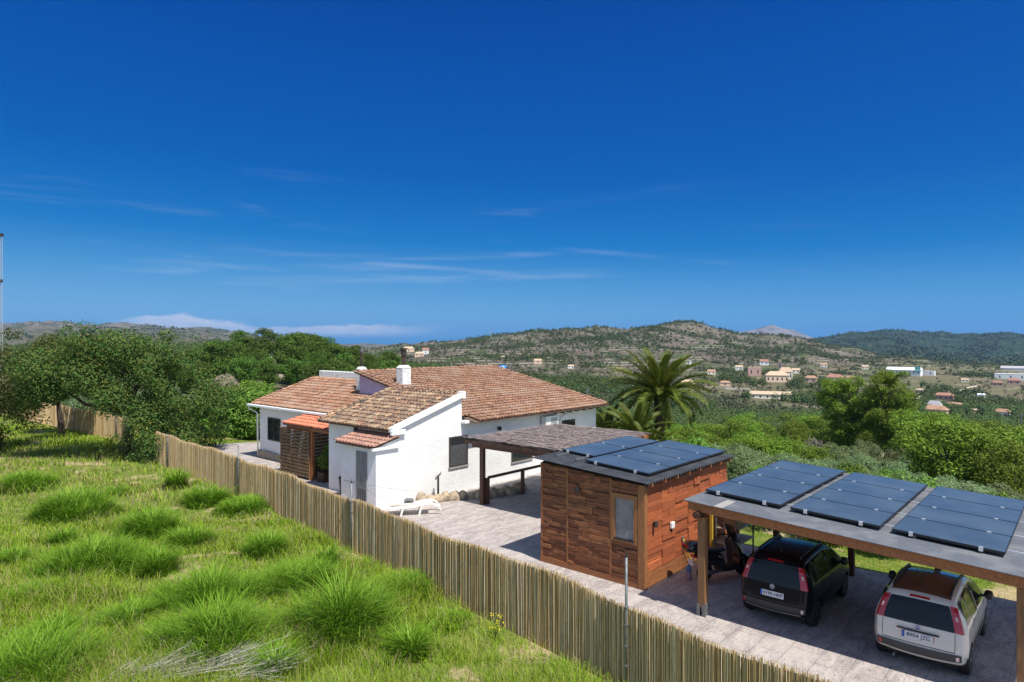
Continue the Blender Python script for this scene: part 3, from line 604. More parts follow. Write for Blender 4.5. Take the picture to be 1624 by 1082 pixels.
# ------------------------------------------------------------ pergola with heather thatch
t = thing('pergola', 'open brown timber pergola roofed with grey dry brushwood mat', 'pergola', 18.8, 18.0, 0)
rg = np.random.RandomState(4)
pz = lambda u_: 2.66 + (u_-18.6)*.0
m = MB()
for i in range(3000):
    u0 = rg.uniform(18.35, 24.3); v0 = rg.uniform(13.95, 18.7); L = rg.uniform(.25, .8); a = rg.normal(0, .18); z = 2.63+rg.uniform(0, .055)
    d_ = np.array((math.sin(a), math.cos(a), rg.normal(0, .012)))*L/2; c_ = np.array((u0, v0, z)); s_ = np.array((math.cos(a), -math.sin(a), 0))*rg.uniform(.012, .03)
    m.add([tuple(c_-d_-s_), tuple(c_-d_+s_), tuple(c_+d_+s_*.5), tuple(c_+d_-s_*.5)], [(0,1,2,3)])
for (a_, b2) in (((18.35,13.9),(18.35,18.75)), ((18.35,13.9),(24.3,13.9)), ((24.3,13.9),(24.3,18.75)), ((18.35,18.75),(24.3,18.75))):
    for k in range(240):
        f_ = rg.rand(); u0 = a_[0]+(b2[0]-a_[0])*f_; v0 = a_[1]+(b2[1]-a_[1])*f_; z = 2.55+rg.uniform(0,.1); L = rg.uniform(.03,.07); th = rg.uniform(0,6.28)
        m.add([(u0-.01,v0,z),(u0+.01,v0+.01,z),(u0+L*math.cos(th),v0+L*math.sin(th),z+rg.uniform(-.06,.03))], [(0,1,2)])
m.build('brushwood_mat', MT['thatch'], t)
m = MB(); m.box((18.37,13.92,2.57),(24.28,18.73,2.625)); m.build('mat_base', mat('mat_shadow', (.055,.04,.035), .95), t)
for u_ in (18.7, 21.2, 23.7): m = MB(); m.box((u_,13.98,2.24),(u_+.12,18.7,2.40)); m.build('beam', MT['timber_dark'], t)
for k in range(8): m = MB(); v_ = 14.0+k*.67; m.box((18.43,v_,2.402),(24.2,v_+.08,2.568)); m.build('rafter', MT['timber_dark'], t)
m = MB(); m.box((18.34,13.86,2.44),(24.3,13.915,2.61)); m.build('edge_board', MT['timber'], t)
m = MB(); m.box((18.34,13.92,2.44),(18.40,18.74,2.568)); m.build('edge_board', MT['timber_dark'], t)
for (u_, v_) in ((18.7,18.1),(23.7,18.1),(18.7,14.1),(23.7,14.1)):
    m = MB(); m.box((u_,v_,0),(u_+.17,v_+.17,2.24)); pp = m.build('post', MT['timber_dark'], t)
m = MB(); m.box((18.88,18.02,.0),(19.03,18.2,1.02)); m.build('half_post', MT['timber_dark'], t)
t = thing('handrail', 'dark timber handrail on short posts running behind the pergola', 'handrail', 21.2, 18.1, 0)
m = MB(); m.box((19.04,18.08,.98),(23.66,18.16,1.08)); m.build('rail', MT['timber_dark'], t)
for u_ in (21.1, 22.5): m = MB(); m.box((u_,18.06,0),(u_+.12,18.18,.978)); m.build('post', MT['timber_dark'], t)
# ------------------------------------------------------------ timber shed
t = shed = thing('shed', 'square timber shed clad in red brown boards with solar panels on a dark corrugated roof', 'shed', 15.1, 8.77, 0)
SU0, SU1, SV0, SV1 = 15.1, 20.3, 8.77, 12.22
zr = lambda v_: 2.72 + .06*(v_-8.5)
m = MB(); m.prism([(SU0+.06,SV0+.06,0),(SU0+.06,SV1-.02,0),(SU0+.06,SV1-.02,zr(SV1)),(SU0+.06,SV0+.06,zr(SV0))], (SU1-SU0-.08,0,0)); m.build('core', MT['plank_back'], t)
rg = random.Random(8)
WIN = (9.05, 9.63, 1.22, 2.30)
m = MB()
def rows(v0, v1, z0, ztop, hmin=.06, hmax=.12):
    z = z0
    while z < ztop-.03:
        h = min(rg.uniform(hmin, hmax), ztop-z); v_ = v0
        while v_ < v1-.02:
            L = rg.uniform(.25, .8); ve = min(v_+L, v1)
            if v1-ve < .18: ve = v1
            zt = min(z+h-.006, zr(ve)-.01, zr(v_)-.01)
            if not (ve > WIN[0]-.12 and v_ < WIN[1]+.12 and z+h > WIN[2]-.1 and z < WIN[3]+.14) and zt > z+.01:
                m.box((SU0-rg.uniform(.0,.048), v_+.003, z), (SU0+.058, ve-.004, zt))
            v_ = ve
        z += h
rows(11.25, 12.2, .18, 3.0); rows(9.80, 11.20, .18, 3.0); rows(8.93, 9.74, .18, 1.12); rows(8.93, 9.74, 2.45, 3.0)
m.build('front_cladding', MT['plank'], t)
m = MB(); u_ = SU0+.12; cw = .75
while u_ < SU1-.1:
    ue = min(u_+cw*rg.uniform(.92,1.08), SU1-.02); z = .42
    while z < zr(SV0)-.03:
        h = rg.uniform(.08, .27); zt = min(z+h-.006, zr(SV0)-.01)
        parts = [(u_, ue)] if rg.random() < .72 else [(u_, (u_+ue)/2), ((u_+ue)/2, ue)]
        for a, b_ in parts:
            tl = rg.uniform(-.02,.02); d_ = rg.uniform(.0,.05)
            m.hexa([(a+.006,SV0-d_,z),(b_-.006,SV0-d_,z+tl),(b_-.006,SV0+.058,z+tl),(a+.006,SV0+.058,z),(a+.006,SV0-d_,zt),(b_-.006,SV0-d_,zt+tl*.5),(b_-.006,SV0+.058,zt+tl*.5),(a+.006,SV0+.058,zt)])
        z += h
    m.box((ue-.006,SV0-.05,.0+.4),(ue+.012,SV0-.002,zr(SV0)-.02)) if False else None
    u_ = ue
m.build('side_cladding', MT['plank2'], t)
m = MB(); m.box((SU0-.035,SV0-.01,0),(SU0-.002,SV1,.17)); m.box((SU0+.1,SV0-.035,0),(SU1,SV0+.01,.13)); m.box((SU0+.1,SV0-.03,.14),(SU1,SV0+.01,.27)); m.box((SU0+.1,SV0-.035,.28),(SU1,SV0+.01,.40)); m.build('plinth_board', MT['timber'], t)
m = MB(); m.box((SU0-.03,SV1-.10,.1),(SU1,SV1-.018,zr(SV1)-.02)); m.build('back_corner', MT['timber'], t)
for v_ in (11.20, 9.74): m = MB(); m.box((SU0-.036,v_,.16),(SU0+.03,v_+.055,zr(v_)-.02)); m.build('batten', MT['plank_trim'], t)
m = MB(); m.box((SU0-.045,SV0-.05,0.0),(SU0+.115,SV0+.15,zr(SV0)-.01)); m.build('corner_post', MT['plank_trim'], t)
# window
v0, v1, z0, z1 = WIN
m = MB()
for a, b_ in (((v0-.11,z0-.10),(v0,z1+.12)),((v1,z0-.10),(v1+.11,z1+.12)),((v0,z1),(v1,z1+.12)),((v0,z0-.10),(v1,z0))): m.box((SU0-.05,a[0],a[1]),(SU0+.05,b_[0],b_[1]))
w_ = m.build('window', MT['plank_trim'], t); m = MB(); m.box((SU0-.01,v0,z0),(SU0+.02,v1,z1)); m.build('pane', mat('shed_pane', (.16,.175,.19), .22, spec=.9, c2=(.24,.25,.25), scale=2.5), w_)
m = MB(); m.box((SU0-.07,v0-.02,z0-.035),(SU0-.012,v1+.02,z0)); m.build('sill', MT['dark'], w_)
# corrugated roof: ridges run with the fall
P = []; nu = 400; ua, ub = 14.92, 20.45; va, vb = 8.55, 12.42
for k in range(2):
    pass
m = MB(); top_, bot = [], []
uu = np.linspace(ua, ub, nu); prof = .026*np.sin((uu-ua)*2*math.pi/.14)
for v_ in (va, vb): top_.append([(u1_, v_, zr(v_)+.10+p_) for u1_, p_ in zip(uu, prof)])
m.grid(top_); bot = [[(x, y, z-.012) for x, y, z in r_][::-1] for r_ in top_]; m.grid(bot)
m.build('corrugated_roof', MT['corrug'], t)
m = MB(); m.box((SU0-.02,va+.14,zr(va)-.03),(SU1+.02,va+.20,zr(va)+.07)); m.build('eave_batten', MT['timber_dark'], t)
for k in range(8): m = MB(); u_ = 15.2+k*.7; m.box((u_,va+.02,zr(va)-.02),(u_+.05,va+.14,zr(va)+.07)); m.build('rafter_end', MT['timber'], t)
def panel(parent, u0, u1, v0, v1, zf, clampv=True):
    """one framed solar panel following the roof fall zf(v); edges toward the eave carry bright clamps"""
    def slab(a, b_, c, d_, h0, h1): 
        mm = MB(); mm.hexa([(a,c,zf(c)+h0),(b_,c,zf(c)+h0),(b_,d_,zf(d_)+h0),(a,d_,zf(d_)+h0),(a,c,zf(c)+h1),(b_,c,zf(c)+h1),(b_,d_,zf(d_)+h1),(a,d_,zf(d_)+h1)]); return mm
    p_ = slab(u0+.012, u1-.012, v0+.012, v1-.012, .0, .038).build('solar_panel', MT['pv'], parent)
    fr = MB()
    for q_ in ((u0,u1,v0,v0+.011),(u0,u1,v1-.011,v1),(u0,u0+.011,v0+.011,v1-.011),(u1-.011,u1,v0+.011,v1-.011)): s_ = slab(*q_, -.008, .040); fr.add(s_.v, s_.f)
    fr.build('frame', MT['pvframe'], p_)
    for vc in (v0+(v1-v0)*.2, v0+(v1-v0)*.82):
        c = MB(); c.box((u0-.03,vc-.035,zf(vc)-.03),(u0+.022,vc+.035,zf(vc)+.052)); c.build('clamp', MT['alu'], p_)
zf = lambda v_: zr(v_)+.175
for k in range(4): panel(t, 15.56+k*1.245, 15.56+k*1.245+1.22, 8.88, 10.96, zf)
for k in range(2): panel(t, 16.2+k*1.95, 16.2+k*1.95+1.92, 11.06, 12.26, zf)
m = MB()
for v_ in (9.3, 10.55, 11.3, 12.0): m.box((15.6,v_,zr(v_)+.12),(20.4,v_+.04,zr(v_)+.16))
m.build('mounting_rail', MT['galv'], t)
def lamp(u_, v_, z, ax): 
    m = MB()
    if ax == 'u': m.lathe([(.06,0),(.065,.05),(.065,.14),(.03,.15)], (u_-.10,v_,z-.07), 'z', 12); m.box((u_-.05,v_-.03,z-.03),(u_,v_+.03,z+.04))
    else: m.lathe([(.05,0),(.055,.05),(.055,.15),(.02,.16)], (u_,v_-.09,z-.08), 'z', 12); m.box((u_-.03,v_-.05,z-.03),(u_+.03,v_,z+.04))
    return m
lamp(SU0-.03, 10.8, 2.33, 'u').build('wall_lamp', MT['dark'], t); lamp(15.51, SV0-.04, 1.66, 'v').build('wall_lamp', MT['darkmetal'], t)
m = MB(); m.box((16.43,SV0-.12,1.33),(16.60,SV0-.046,1.50)); m.build('socket_box', MT['plastic_w'], t, bevel=.015)
m = MB(); m.tube([(16.51,SV0-.09,1.33),(16.51,SV0-.09,1.25)], .012, 6); m.box((17.12,SV0-.08,.86),(17.2,SV0-.046,.95)); m.build('hose_tap', MT['galv'], t)
hm = mat('yellow_hose', (.60,.42,.05), .5)
m = MB(); m.tube([(17.16,SV0-.08,.88),(17.22,SV0-.12,.70),(17.30,SV0-.10,.52),(17.45,SV0-.11,.30),(17.70,SV0-.14,.12),(18.0,SV0-.18,.03),(18.4,SV0-.25,.02)], .016, 8); solo('garden_hose', m, hm, 'thin yellow hose hanging from the tap on the red shed wall', 'hose', smooth=True)
m = MB(); m.tube([(17.14,SV0-.07,.86),(17.10,SV0-.09,.55),(17.18,SV0-.08,.25),(17.35,SV0-.09,.06)], .009, 6); solo('cable', m, MT['dark'], 'thin black cable drooping down the red shed wall beside the hose', 'cable', smooth=True)

# ------------------------------------------------------------ carport
t = cp = thing('carport', 'long timber carport with a grey felt roof carrying three blocks of solar panels', 'carport', 14.7, 4, 0)
cz = lambda v_: 2.72 + .05*(v_-7.3)
V1, V0 = 7.3, -.15; U0_, U1_ = 14.42, 20.92
def slabv(a, b_, c, d_, f0, f1): return MB().hexa([(a,c,f0(c)),(b_,c,f0(c)),(b_,d_,f0(d_)),(a,d_,f0(d_)),(a,c,f1(c)),(b_,c,f1(c)),(b_,d_,f1(d_)),(a,d_,f1(d_))])
slabv(U0_, U1_, V0, V1, lambda v_: cz(v_)-.012, cz).build('felt_roof', MT['felt'], t)
slabv(U0_+.05, U1_-.05, V0+.05, V1-.05, lambda v_: cz(v_)-.045, lambda v_: cz(v_)-.013).build('roof_boards', MT['timber'], t)
slabv(U0_+.13, U0_+.28, V0+.1, V1-.06, lambda v_: cz(v_)-.245, lambda v_: cz(v_)-.046).build('front_beam', MT['timber'], t)
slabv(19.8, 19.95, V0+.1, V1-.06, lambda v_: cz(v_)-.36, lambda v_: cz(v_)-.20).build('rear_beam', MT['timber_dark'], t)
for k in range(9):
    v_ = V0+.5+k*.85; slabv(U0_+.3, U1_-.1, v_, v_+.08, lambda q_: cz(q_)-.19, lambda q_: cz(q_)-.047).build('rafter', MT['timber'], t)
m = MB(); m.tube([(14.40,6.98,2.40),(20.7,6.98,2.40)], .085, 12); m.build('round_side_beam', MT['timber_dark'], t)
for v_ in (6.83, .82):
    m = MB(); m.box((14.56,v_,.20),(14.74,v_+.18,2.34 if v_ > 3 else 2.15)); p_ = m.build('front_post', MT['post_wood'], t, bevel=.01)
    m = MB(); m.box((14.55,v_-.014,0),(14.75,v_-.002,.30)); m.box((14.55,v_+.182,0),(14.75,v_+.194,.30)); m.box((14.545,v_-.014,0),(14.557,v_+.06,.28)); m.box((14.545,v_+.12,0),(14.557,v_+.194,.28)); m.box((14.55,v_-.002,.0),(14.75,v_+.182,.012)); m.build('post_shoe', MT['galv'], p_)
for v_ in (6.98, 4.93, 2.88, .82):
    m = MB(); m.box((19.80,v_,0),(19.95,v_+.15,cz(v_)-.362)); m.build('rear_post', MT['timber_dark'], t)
zf = lambda v_: cz(v_)+.075
for (a, b_) in ((5.36,7.18),(3.32,5.14),(1.22,3.10)):
    for k in range(4): panel(t, 15.36+k*1.335, 15.36+k*1.335+1.315, a, b_, zf)
m = MB()
for a in (5.7,6.8,3.7,4.8,1.6,2.7):
    m.add(slabv(15.4, 20.8, a-.02, a+.02, lambda q_: cz(q_)+.002, lambda q_: cz(q_)+.06).v, slabv(0,1,0,1,cz,cz).f)
m.build('mounting_rail', MT['galv'], t)
m = MB()
for u_ in (15.9,17.2,18.6,19.9): m.add(slabv(u_, u_+.04, .1, 7.1, lambda q_: cz(q_)+.001, lambda q_: cz(q_)+.03).v, slabv(0,1,0,1,cz,cz).f)
m.build('cross_rail', MT['alu'], t)
sm_ = mat('grey_tarp', (.30,.28,.26), .8)
slabv(U0_-.001, 15.2, 6.35, 6.55, lambda v_: cz(v_)+.001, lambda v_: cz(v_)+.006).build('roof_strip', sm_, t)

# rack with tools at the far end of the shed
t = thing('storage_rack', 'open metal rack with pale shelves standing behind the scooter', 'rack', 19.0, 8.1, 0)
for (u_, v_) in ((18.6,8.35),(18.6,7.75),(19.9,8.35),(19.9,7.75)): m = MB(); m.box((u_,v_,0),(u_+.04,v_+.04,1.95)); m.build('upright', MT['galv'], t)
for z in (.5,.95,1.4,1.85): m = MB(); m.box((18.6,7.74,z),(19.94,8.4,z+.03)); m.build('shelf', mat('pale_shelf', (.42,.37,.28), .7), t)
m = MB(); m.box((18.9,7.85,.985),(19.4,8.25,1.33)); solo('cardboard_box', m, mat('cardboard', (.36,.27,.15), .9), 'tan box on the middle shelf of the rack behind the scooter', 'box')
m = MB(); m.box((18.45,8.42,.0),(18.53,8.50,1.8)); m.tube([(18.49,8.46,1.8),(18.49,8.46,2.0)], .03, 8); solo('spirit_level', m, mat('yellow_paint', (.50,.33,.03), .6), 'tall narrow yellow tool leaning beside the rack by the carport post', 'tool')
t = thing('water_bottle', 'blue and pink plastic bottle on the paving at the rear wheel of the scooter', 'bottle', 16.6, 8.25, 0)
m = MB(); m.lathe([(.08,0),(.085,.02),(.085,.2),(.08,.22)], (16.6,8.25,0), 'z', 14); m.build('base', mat('pink_plastic', (.40,.24,.28), .4), t)
m = MB(); m.lathe([(.08,.221),(.08,.32),(.03,.38),(.03,.42)], (16.6,8.25,0), 'z', 14); m.build('neck', mat('blue_plastic', (.12,.22,.42), .4), t)
# ------------------------------------------------------------ reed fence
def resample(pts, step):
    o = [np.array(pts[0], float)]; L = [0]
    for a, b_ in zip(pts, pts[1:]): L.append(L[-1]+math.dist(a, b_))
    n = int(L[-1]/step); s = np.linspace(0, L[-1], n); x = np.interp(s, L, [p[0] for p in pts]); y = np.interp(s, L, [p[1] for p in pts]); return x, y, s
def smooth(x, k=9): 
    p = np.pad(x, k, mode='edge'); return np.convolve(p, np.ones(2*k+1)/(2*k+1), 'same')[k:-k]
def reed_fence(pts, label, posts, seed, z0=q):
    x, y, s = resample(pts, .0135); x = smooth(x, 75); y = smooth(y, 75); rg = np.random.RandomState(seed); n = len(x)
    f = thing('reed_fence', label, 'fence', x[0], y[0], z0); dx = np.gradient(x); dy = np.gradient(y); L = np.hypot(dx, dy); tx, ty = dx/L, dy/L; nx, ny = -ty, tx
    topn = 1.52 + .045*np.sin(s*.9)+.03*np.sin(s*2.3+1); K = 5
    V_ = []; F_ = []; b = 0
    a_ = np.arange(K)/K*2*math.pi
    for layer in range(2):
        off = rg.uniform(-.022, .010, n) + (.022 if layer else -.006); r = rg.uniform(.0035, .0068, n); h = topn + rg.normal(0, .022, n) - (.03 if layer else 0); lean = rg.normal(0, .012, n); ln2 = rg.normal(0, .004, n)
        jit = rg.uniform(-.008, .008, n)
        for zz_, k_ in ((z0-.05, 0), (None, 1)):
            Z = np.full(n, zz_) if zz_ is not None else h
            cx_ = x + nx*(off+ln2*k_) + tx*(jit + lean*k_*1.4); cy_ = y + ny*(off+ln2*k_) + ty*(jit + lean*k_*1.4)
            for j in range(K):
                px_ = cx_ + tx*np.cos(a_[j])*r + nx*np.sin(a_[j])*r; py_ = cy_ + ty*np.cos(a_[j])*r + ny*np.sin(a_[j])*r
                V_.append(np.stack([px_, py_, Z], 1))
        base = layer*2*K*n; idx = np.arange(n)
        for j in range(K):
            j2 = (j+1) % K; F_.append(np.stack([base+j*n+idx, base+j2*n+idx, base+(K+j2)*n+idx, base+(K+j)*n+idx], 1))
    vv_ = np.concatenate(V_); vv_ -= np.array((x[0], y[0], z0)); 
    np_mesh('reed_panel', vv_, np.concatenate(F_), MT['cane'], f)
    bk = MB(); st = max(1, n//400)
    ix = list(range(0, n, st)); bk.grid([[(x[i]-nx[i]*.0, y[i]-ny[i]*.0, z0) for i in ix], [(x[i]+nx[i]*.004, y[i]+ny[i]*.004, topn[i]-.07) for i in ix]]); bk.build('reed_backing', MT['cane_back'], f)
    side = -1 if True else 1
    wr = MB()
    for hz in (.35, .85, 1.30):
        wr.tube([(x[i]-nx[i]*.03*sgn, y[i]-ny[i]*.03*sgn, z0+hz) for i in ix[::4] for sgn in (sg_,)] if False else [(x[i]+nx[i]*.03, y[i]+ny[i]*.03, z0+hz) for i in ix[::4]], .003, 4)
    wr.build('tie_wire', MT['galv'], f)
    for (pu, h_, sgn) in posts:
        i = int(np.argmin(np.abs(812 + F*(x*U[0]+y*V[0])/(x*U[1]+y*V[1]) - pu))); cx_, cy_ = x[i]+nx[i]*.055*sgn, y[i]+ny[i]*.055*sgn
        pm = MB(); pm.tube([(cx_,cy_,z0-.1),(cx_,cy_,h_)], .026, 10); pp = pm.build('metal_post', MT['galv'], f, smooth=True)
        c = MB(); c.tube([(cx_,cy_,h_+.001),(cx_,cy_,h_+.03)], .032, 10); c.build('post_cap', MT['dark'], pp)
        c = MB()
        for zz_ in (.35, .72, 1.12, 1.45): c.box((cx_-.035,cy_-.035,zz_),(cx_+.035,cy_+.035,zz_+.025))
        c.build('clamp', MT['galv'], pp)
    return f, x, y, nx, ny
fa = reed_fence(FP, 'long brown reed fence running from the carob tree down past the white house', [(268,1.62,-1),(380,2.0,-1),(560,2.05,-1),(996,2.42,-1)], 3)
fb = reed_fence(FAR, 'short far stretch of tan reed fence behind the carob tree trunk', [(45,1.75,-1),(118,1.75,-1),(186,1.75,-1)], 9)
# line bracket and washing line on the post in front of the utility room
i = int(np.argmin(np.abs(812 + F*(fa[1]*U[0]+fa[2]*V[0])/(fa[1]*U[1]+fa[2]*V[1]) - 560))); bx, by = fa[1][i]-fa[3][i]*.055, fa[2][i]-fa[4][i]*.055
t = thing('wire_bracket', 'small metal bracket and stay wires on top of the fence post by the grey door', 'bracket', bx, by, 2.1)
m = MB(); m.tube([(bx-.10,by+.25,2.12),(bx+.1,by-.22,2.07)], .014, 6); m.tube([(bx,by,2.0),(bx,by,2.16)], .018, 6); m.build('arm', MT['galv'], t)
for k, e in enumerate(((17.0,20.2,.5),(16.1,19.6,.05),(15.25,22.5,1.3))): m = MB(); m.tube([(bx,by-.1,2.08), ((bx+e[0])/2,(by+e[1])/2,(2.08+e[2])/2-.03), e], .0045, 4); m.build('stay_wire', MT['galv'], t)
# ------------------------------------------------------------ small hatchbacks
SIL = [(.14,.26),(.03,.36),(0,.50),(.01,.62),(.035,.78),(.06,.92),(.12,1.10),(.19,1.29),(.25,1.40),(.38,1.475),(.60,1.515),(1.0,1.54),(1.5,1.54),(1.95,1.50),(2.28,1.41),(2.55,1.24),(2.82,1.04),(3.0,.97),(3.25,.91),(3.48,.82),(3.60,.68),(3.64,.52),(3.62,.36),(3.52,.24),(3.2,.20),(2.4,.19),(1.4,.19),(.5,.20)]
def catmull(P, n):
    out = []; k = len(P)
    for i in range(k):
        p0, p1, p2, p3 = [np.array(P[(i+j-1) % k], float) for j in range(4)]
        for t_ in np.linspace(0, 1, n, endpoint=False):
            out.append(.5*((2*p1)+(-p0+p2)*t_+(2*p0-5*p1+4*p2-p3)*t_**2+(-p0+3*p1-3*p2+p3)*t_**3))
    return np.array(out)
NS = 8; SILD = catmull(SIL, NS); TN = len(SILD)
dS = np.roll(SILD, -1, 0)-np.roll(SILD, 1, 0); dS /= np.linalg.norm(dS, axis=1)[:, None]; NRM = np.stack([-dS[:, 1], dS[:, 0]], 1)   # outward (silhouette runs clockwise seen from +y)
RC = .13
def halfw(x, z):
    w_ = .80 - .035*max(0, (.45-z)/.3)**1.5
    if z > .92: w_ -= .20*min(1, (z-.92)/.58)**1.15
    w_ -= .09*max(0, (x-2.9)/.75)**2 + .05*max(0, (.35-x)/.35)**2
    return w_ + .012*math.exp(-((z-.62)/.16)**2)
def sil_at(t_):
    i = int(math.floor(t_)) % TN; f_ = t_-math.floor(t_); j = (i+1) % TN
    n_ = NRM[i]*(1-f_)+NRM[j]*f_; return SILD[i]*(1-f_)+SILD[j]*f_, n_/np.linalg.norm(n_)
def surf(t_, c, off=0.0):
    """c 0 centre line, 1 edge of the flat, 2 turned onto the side"""
    p_, n_ = sil_at(t_); wd = halfw(p_[0], p_[1])-RC
    bulge = .05*max(0, 1-p_[0]/.5) + .07*max(0, (p_[0]-3.0)/.6) + (.02 if p_[1] > 1.3 else 0)
    if abs(c) <= 1:
        y = wd*c; pin = -(c*c)*bulge; q_ = p_ + n_*(pin+off); return (q_[0], y, q_[1])
    sg = 1 if c > 0 else -1; th = (abs(c)-1)*math.pi/2; ins = RC*(1-math.cos(th)); y = wd + RC*math.sin(th)
    q_ = p_ - n_*(ins+bulge) + n_*off*math.cos(th); return (q_[0], sg*(y+off*math.sin(th)), q_[1])
def side_pt(x, z, sg, off): return (x, sg*(halfw(x, z)+off), z)
def body_mesh():
    V_ = []; F_ = []
    cs = [-2,-1.8,-1.6,-1.4,-1.2,-1,-.66,-.33,0,.33,.66,1,1.2,1.4,1.6,1.8,2]; nc = len(cs)
    for i in range(TN):
        for c in cs: V_.append(surf(i, c))
    for i in range(TN):
        for j in range(nc-1): F_.append((i*nc+j, i*nc+j+1, ((i+1) % TN)*nc+j+1, ((i+1) % TN)*nc+j))
    for sg, jj_ in ((-1, 0), (1, nc-1)):
        prev = [i*nc+jj_ for i in range(TN)]
        for k in range(1, 9):
            f_ = k/9; cur = []
            for i in range(TN):
                x, y, z = V_[i*nc+jj_]; xm = min(max(x, .7), 2.9); zm = .62; X = x+(xm-x)*f_; Z = z+(zm-z)*f_
                V_.append(side_pt(X, Z, sg, 0)); cur.append(len(V_)-1)
            for i in range(TN):
                a = (prev[i], prev[(i+1) % TN], cur[(i+1) % TN], cur[i]); F_.append(a if sg > 0 else a[::-1])
            prev = cur
        F_.append(tuple(prev) if sg > 0 else tuple(prev[::-1]))
    return V_, F_
def tz(z, rear=True):   # silhouette parameter at height z on the rear
    ts = range(0, 9*NS); return min(ts, key=lambda i: abs(SILD[i][1]-z))
def patch(t0, t1, c0, c1, off, nt_=14, nc_=14, taper=None):
    m = MB(); P = []
    for i in range(nt_+1):
        a = i/nt_; row = []
        for j in range(nc_+1):
            b_ = j/nc_; lo, hi = (c0, c1) if not taper else (c0+taper[0]*a, c1+taper[1]*a)
            row.append(surf(t0+(t1-t0)*a, lo+(hi-lo)*b_, off))
        P.append(row)
    m.grid(P); return m
def side_poly(pts, sg, off, th=.0):
    """filled polygon in x,z laid on the car side"""
    m = MB(); cx_ = sum(p[0] for p in pts)/len(pts); cz_ = sum(p[1] for p in pts)/len(pts); rings = 5; n = len(pts); b = 0
    for k in range(rings+1):
        f_ = k/rings
        for p in pts: m.v.append(side_pt(p[0]+(cx_-p[0])*f_*.999, p[1]+(cz_-p[1])*f_*.999, sg, off))
    for k in range(rings):
        for i in range(n):
            a = (k*n+i, k*n+(i+1) % n, (k+1)*n+(i+1) % n, (k+1)*n+i); m.f.append(a if sg < 0 else a[::-1])
    m.f.append(tuple(rings*n+i for i in range(n))); return m
def sub(poly, k=6):
    out = []
    for a, b_ in zip(poly, poly[1:]+poly[:1]):
        for i in range(k): out.append((a[0]+(b_[0]-a[0])*i/k, a[1]+(b_[1]-a[1])*i/k))
    return out
CURVE = {}
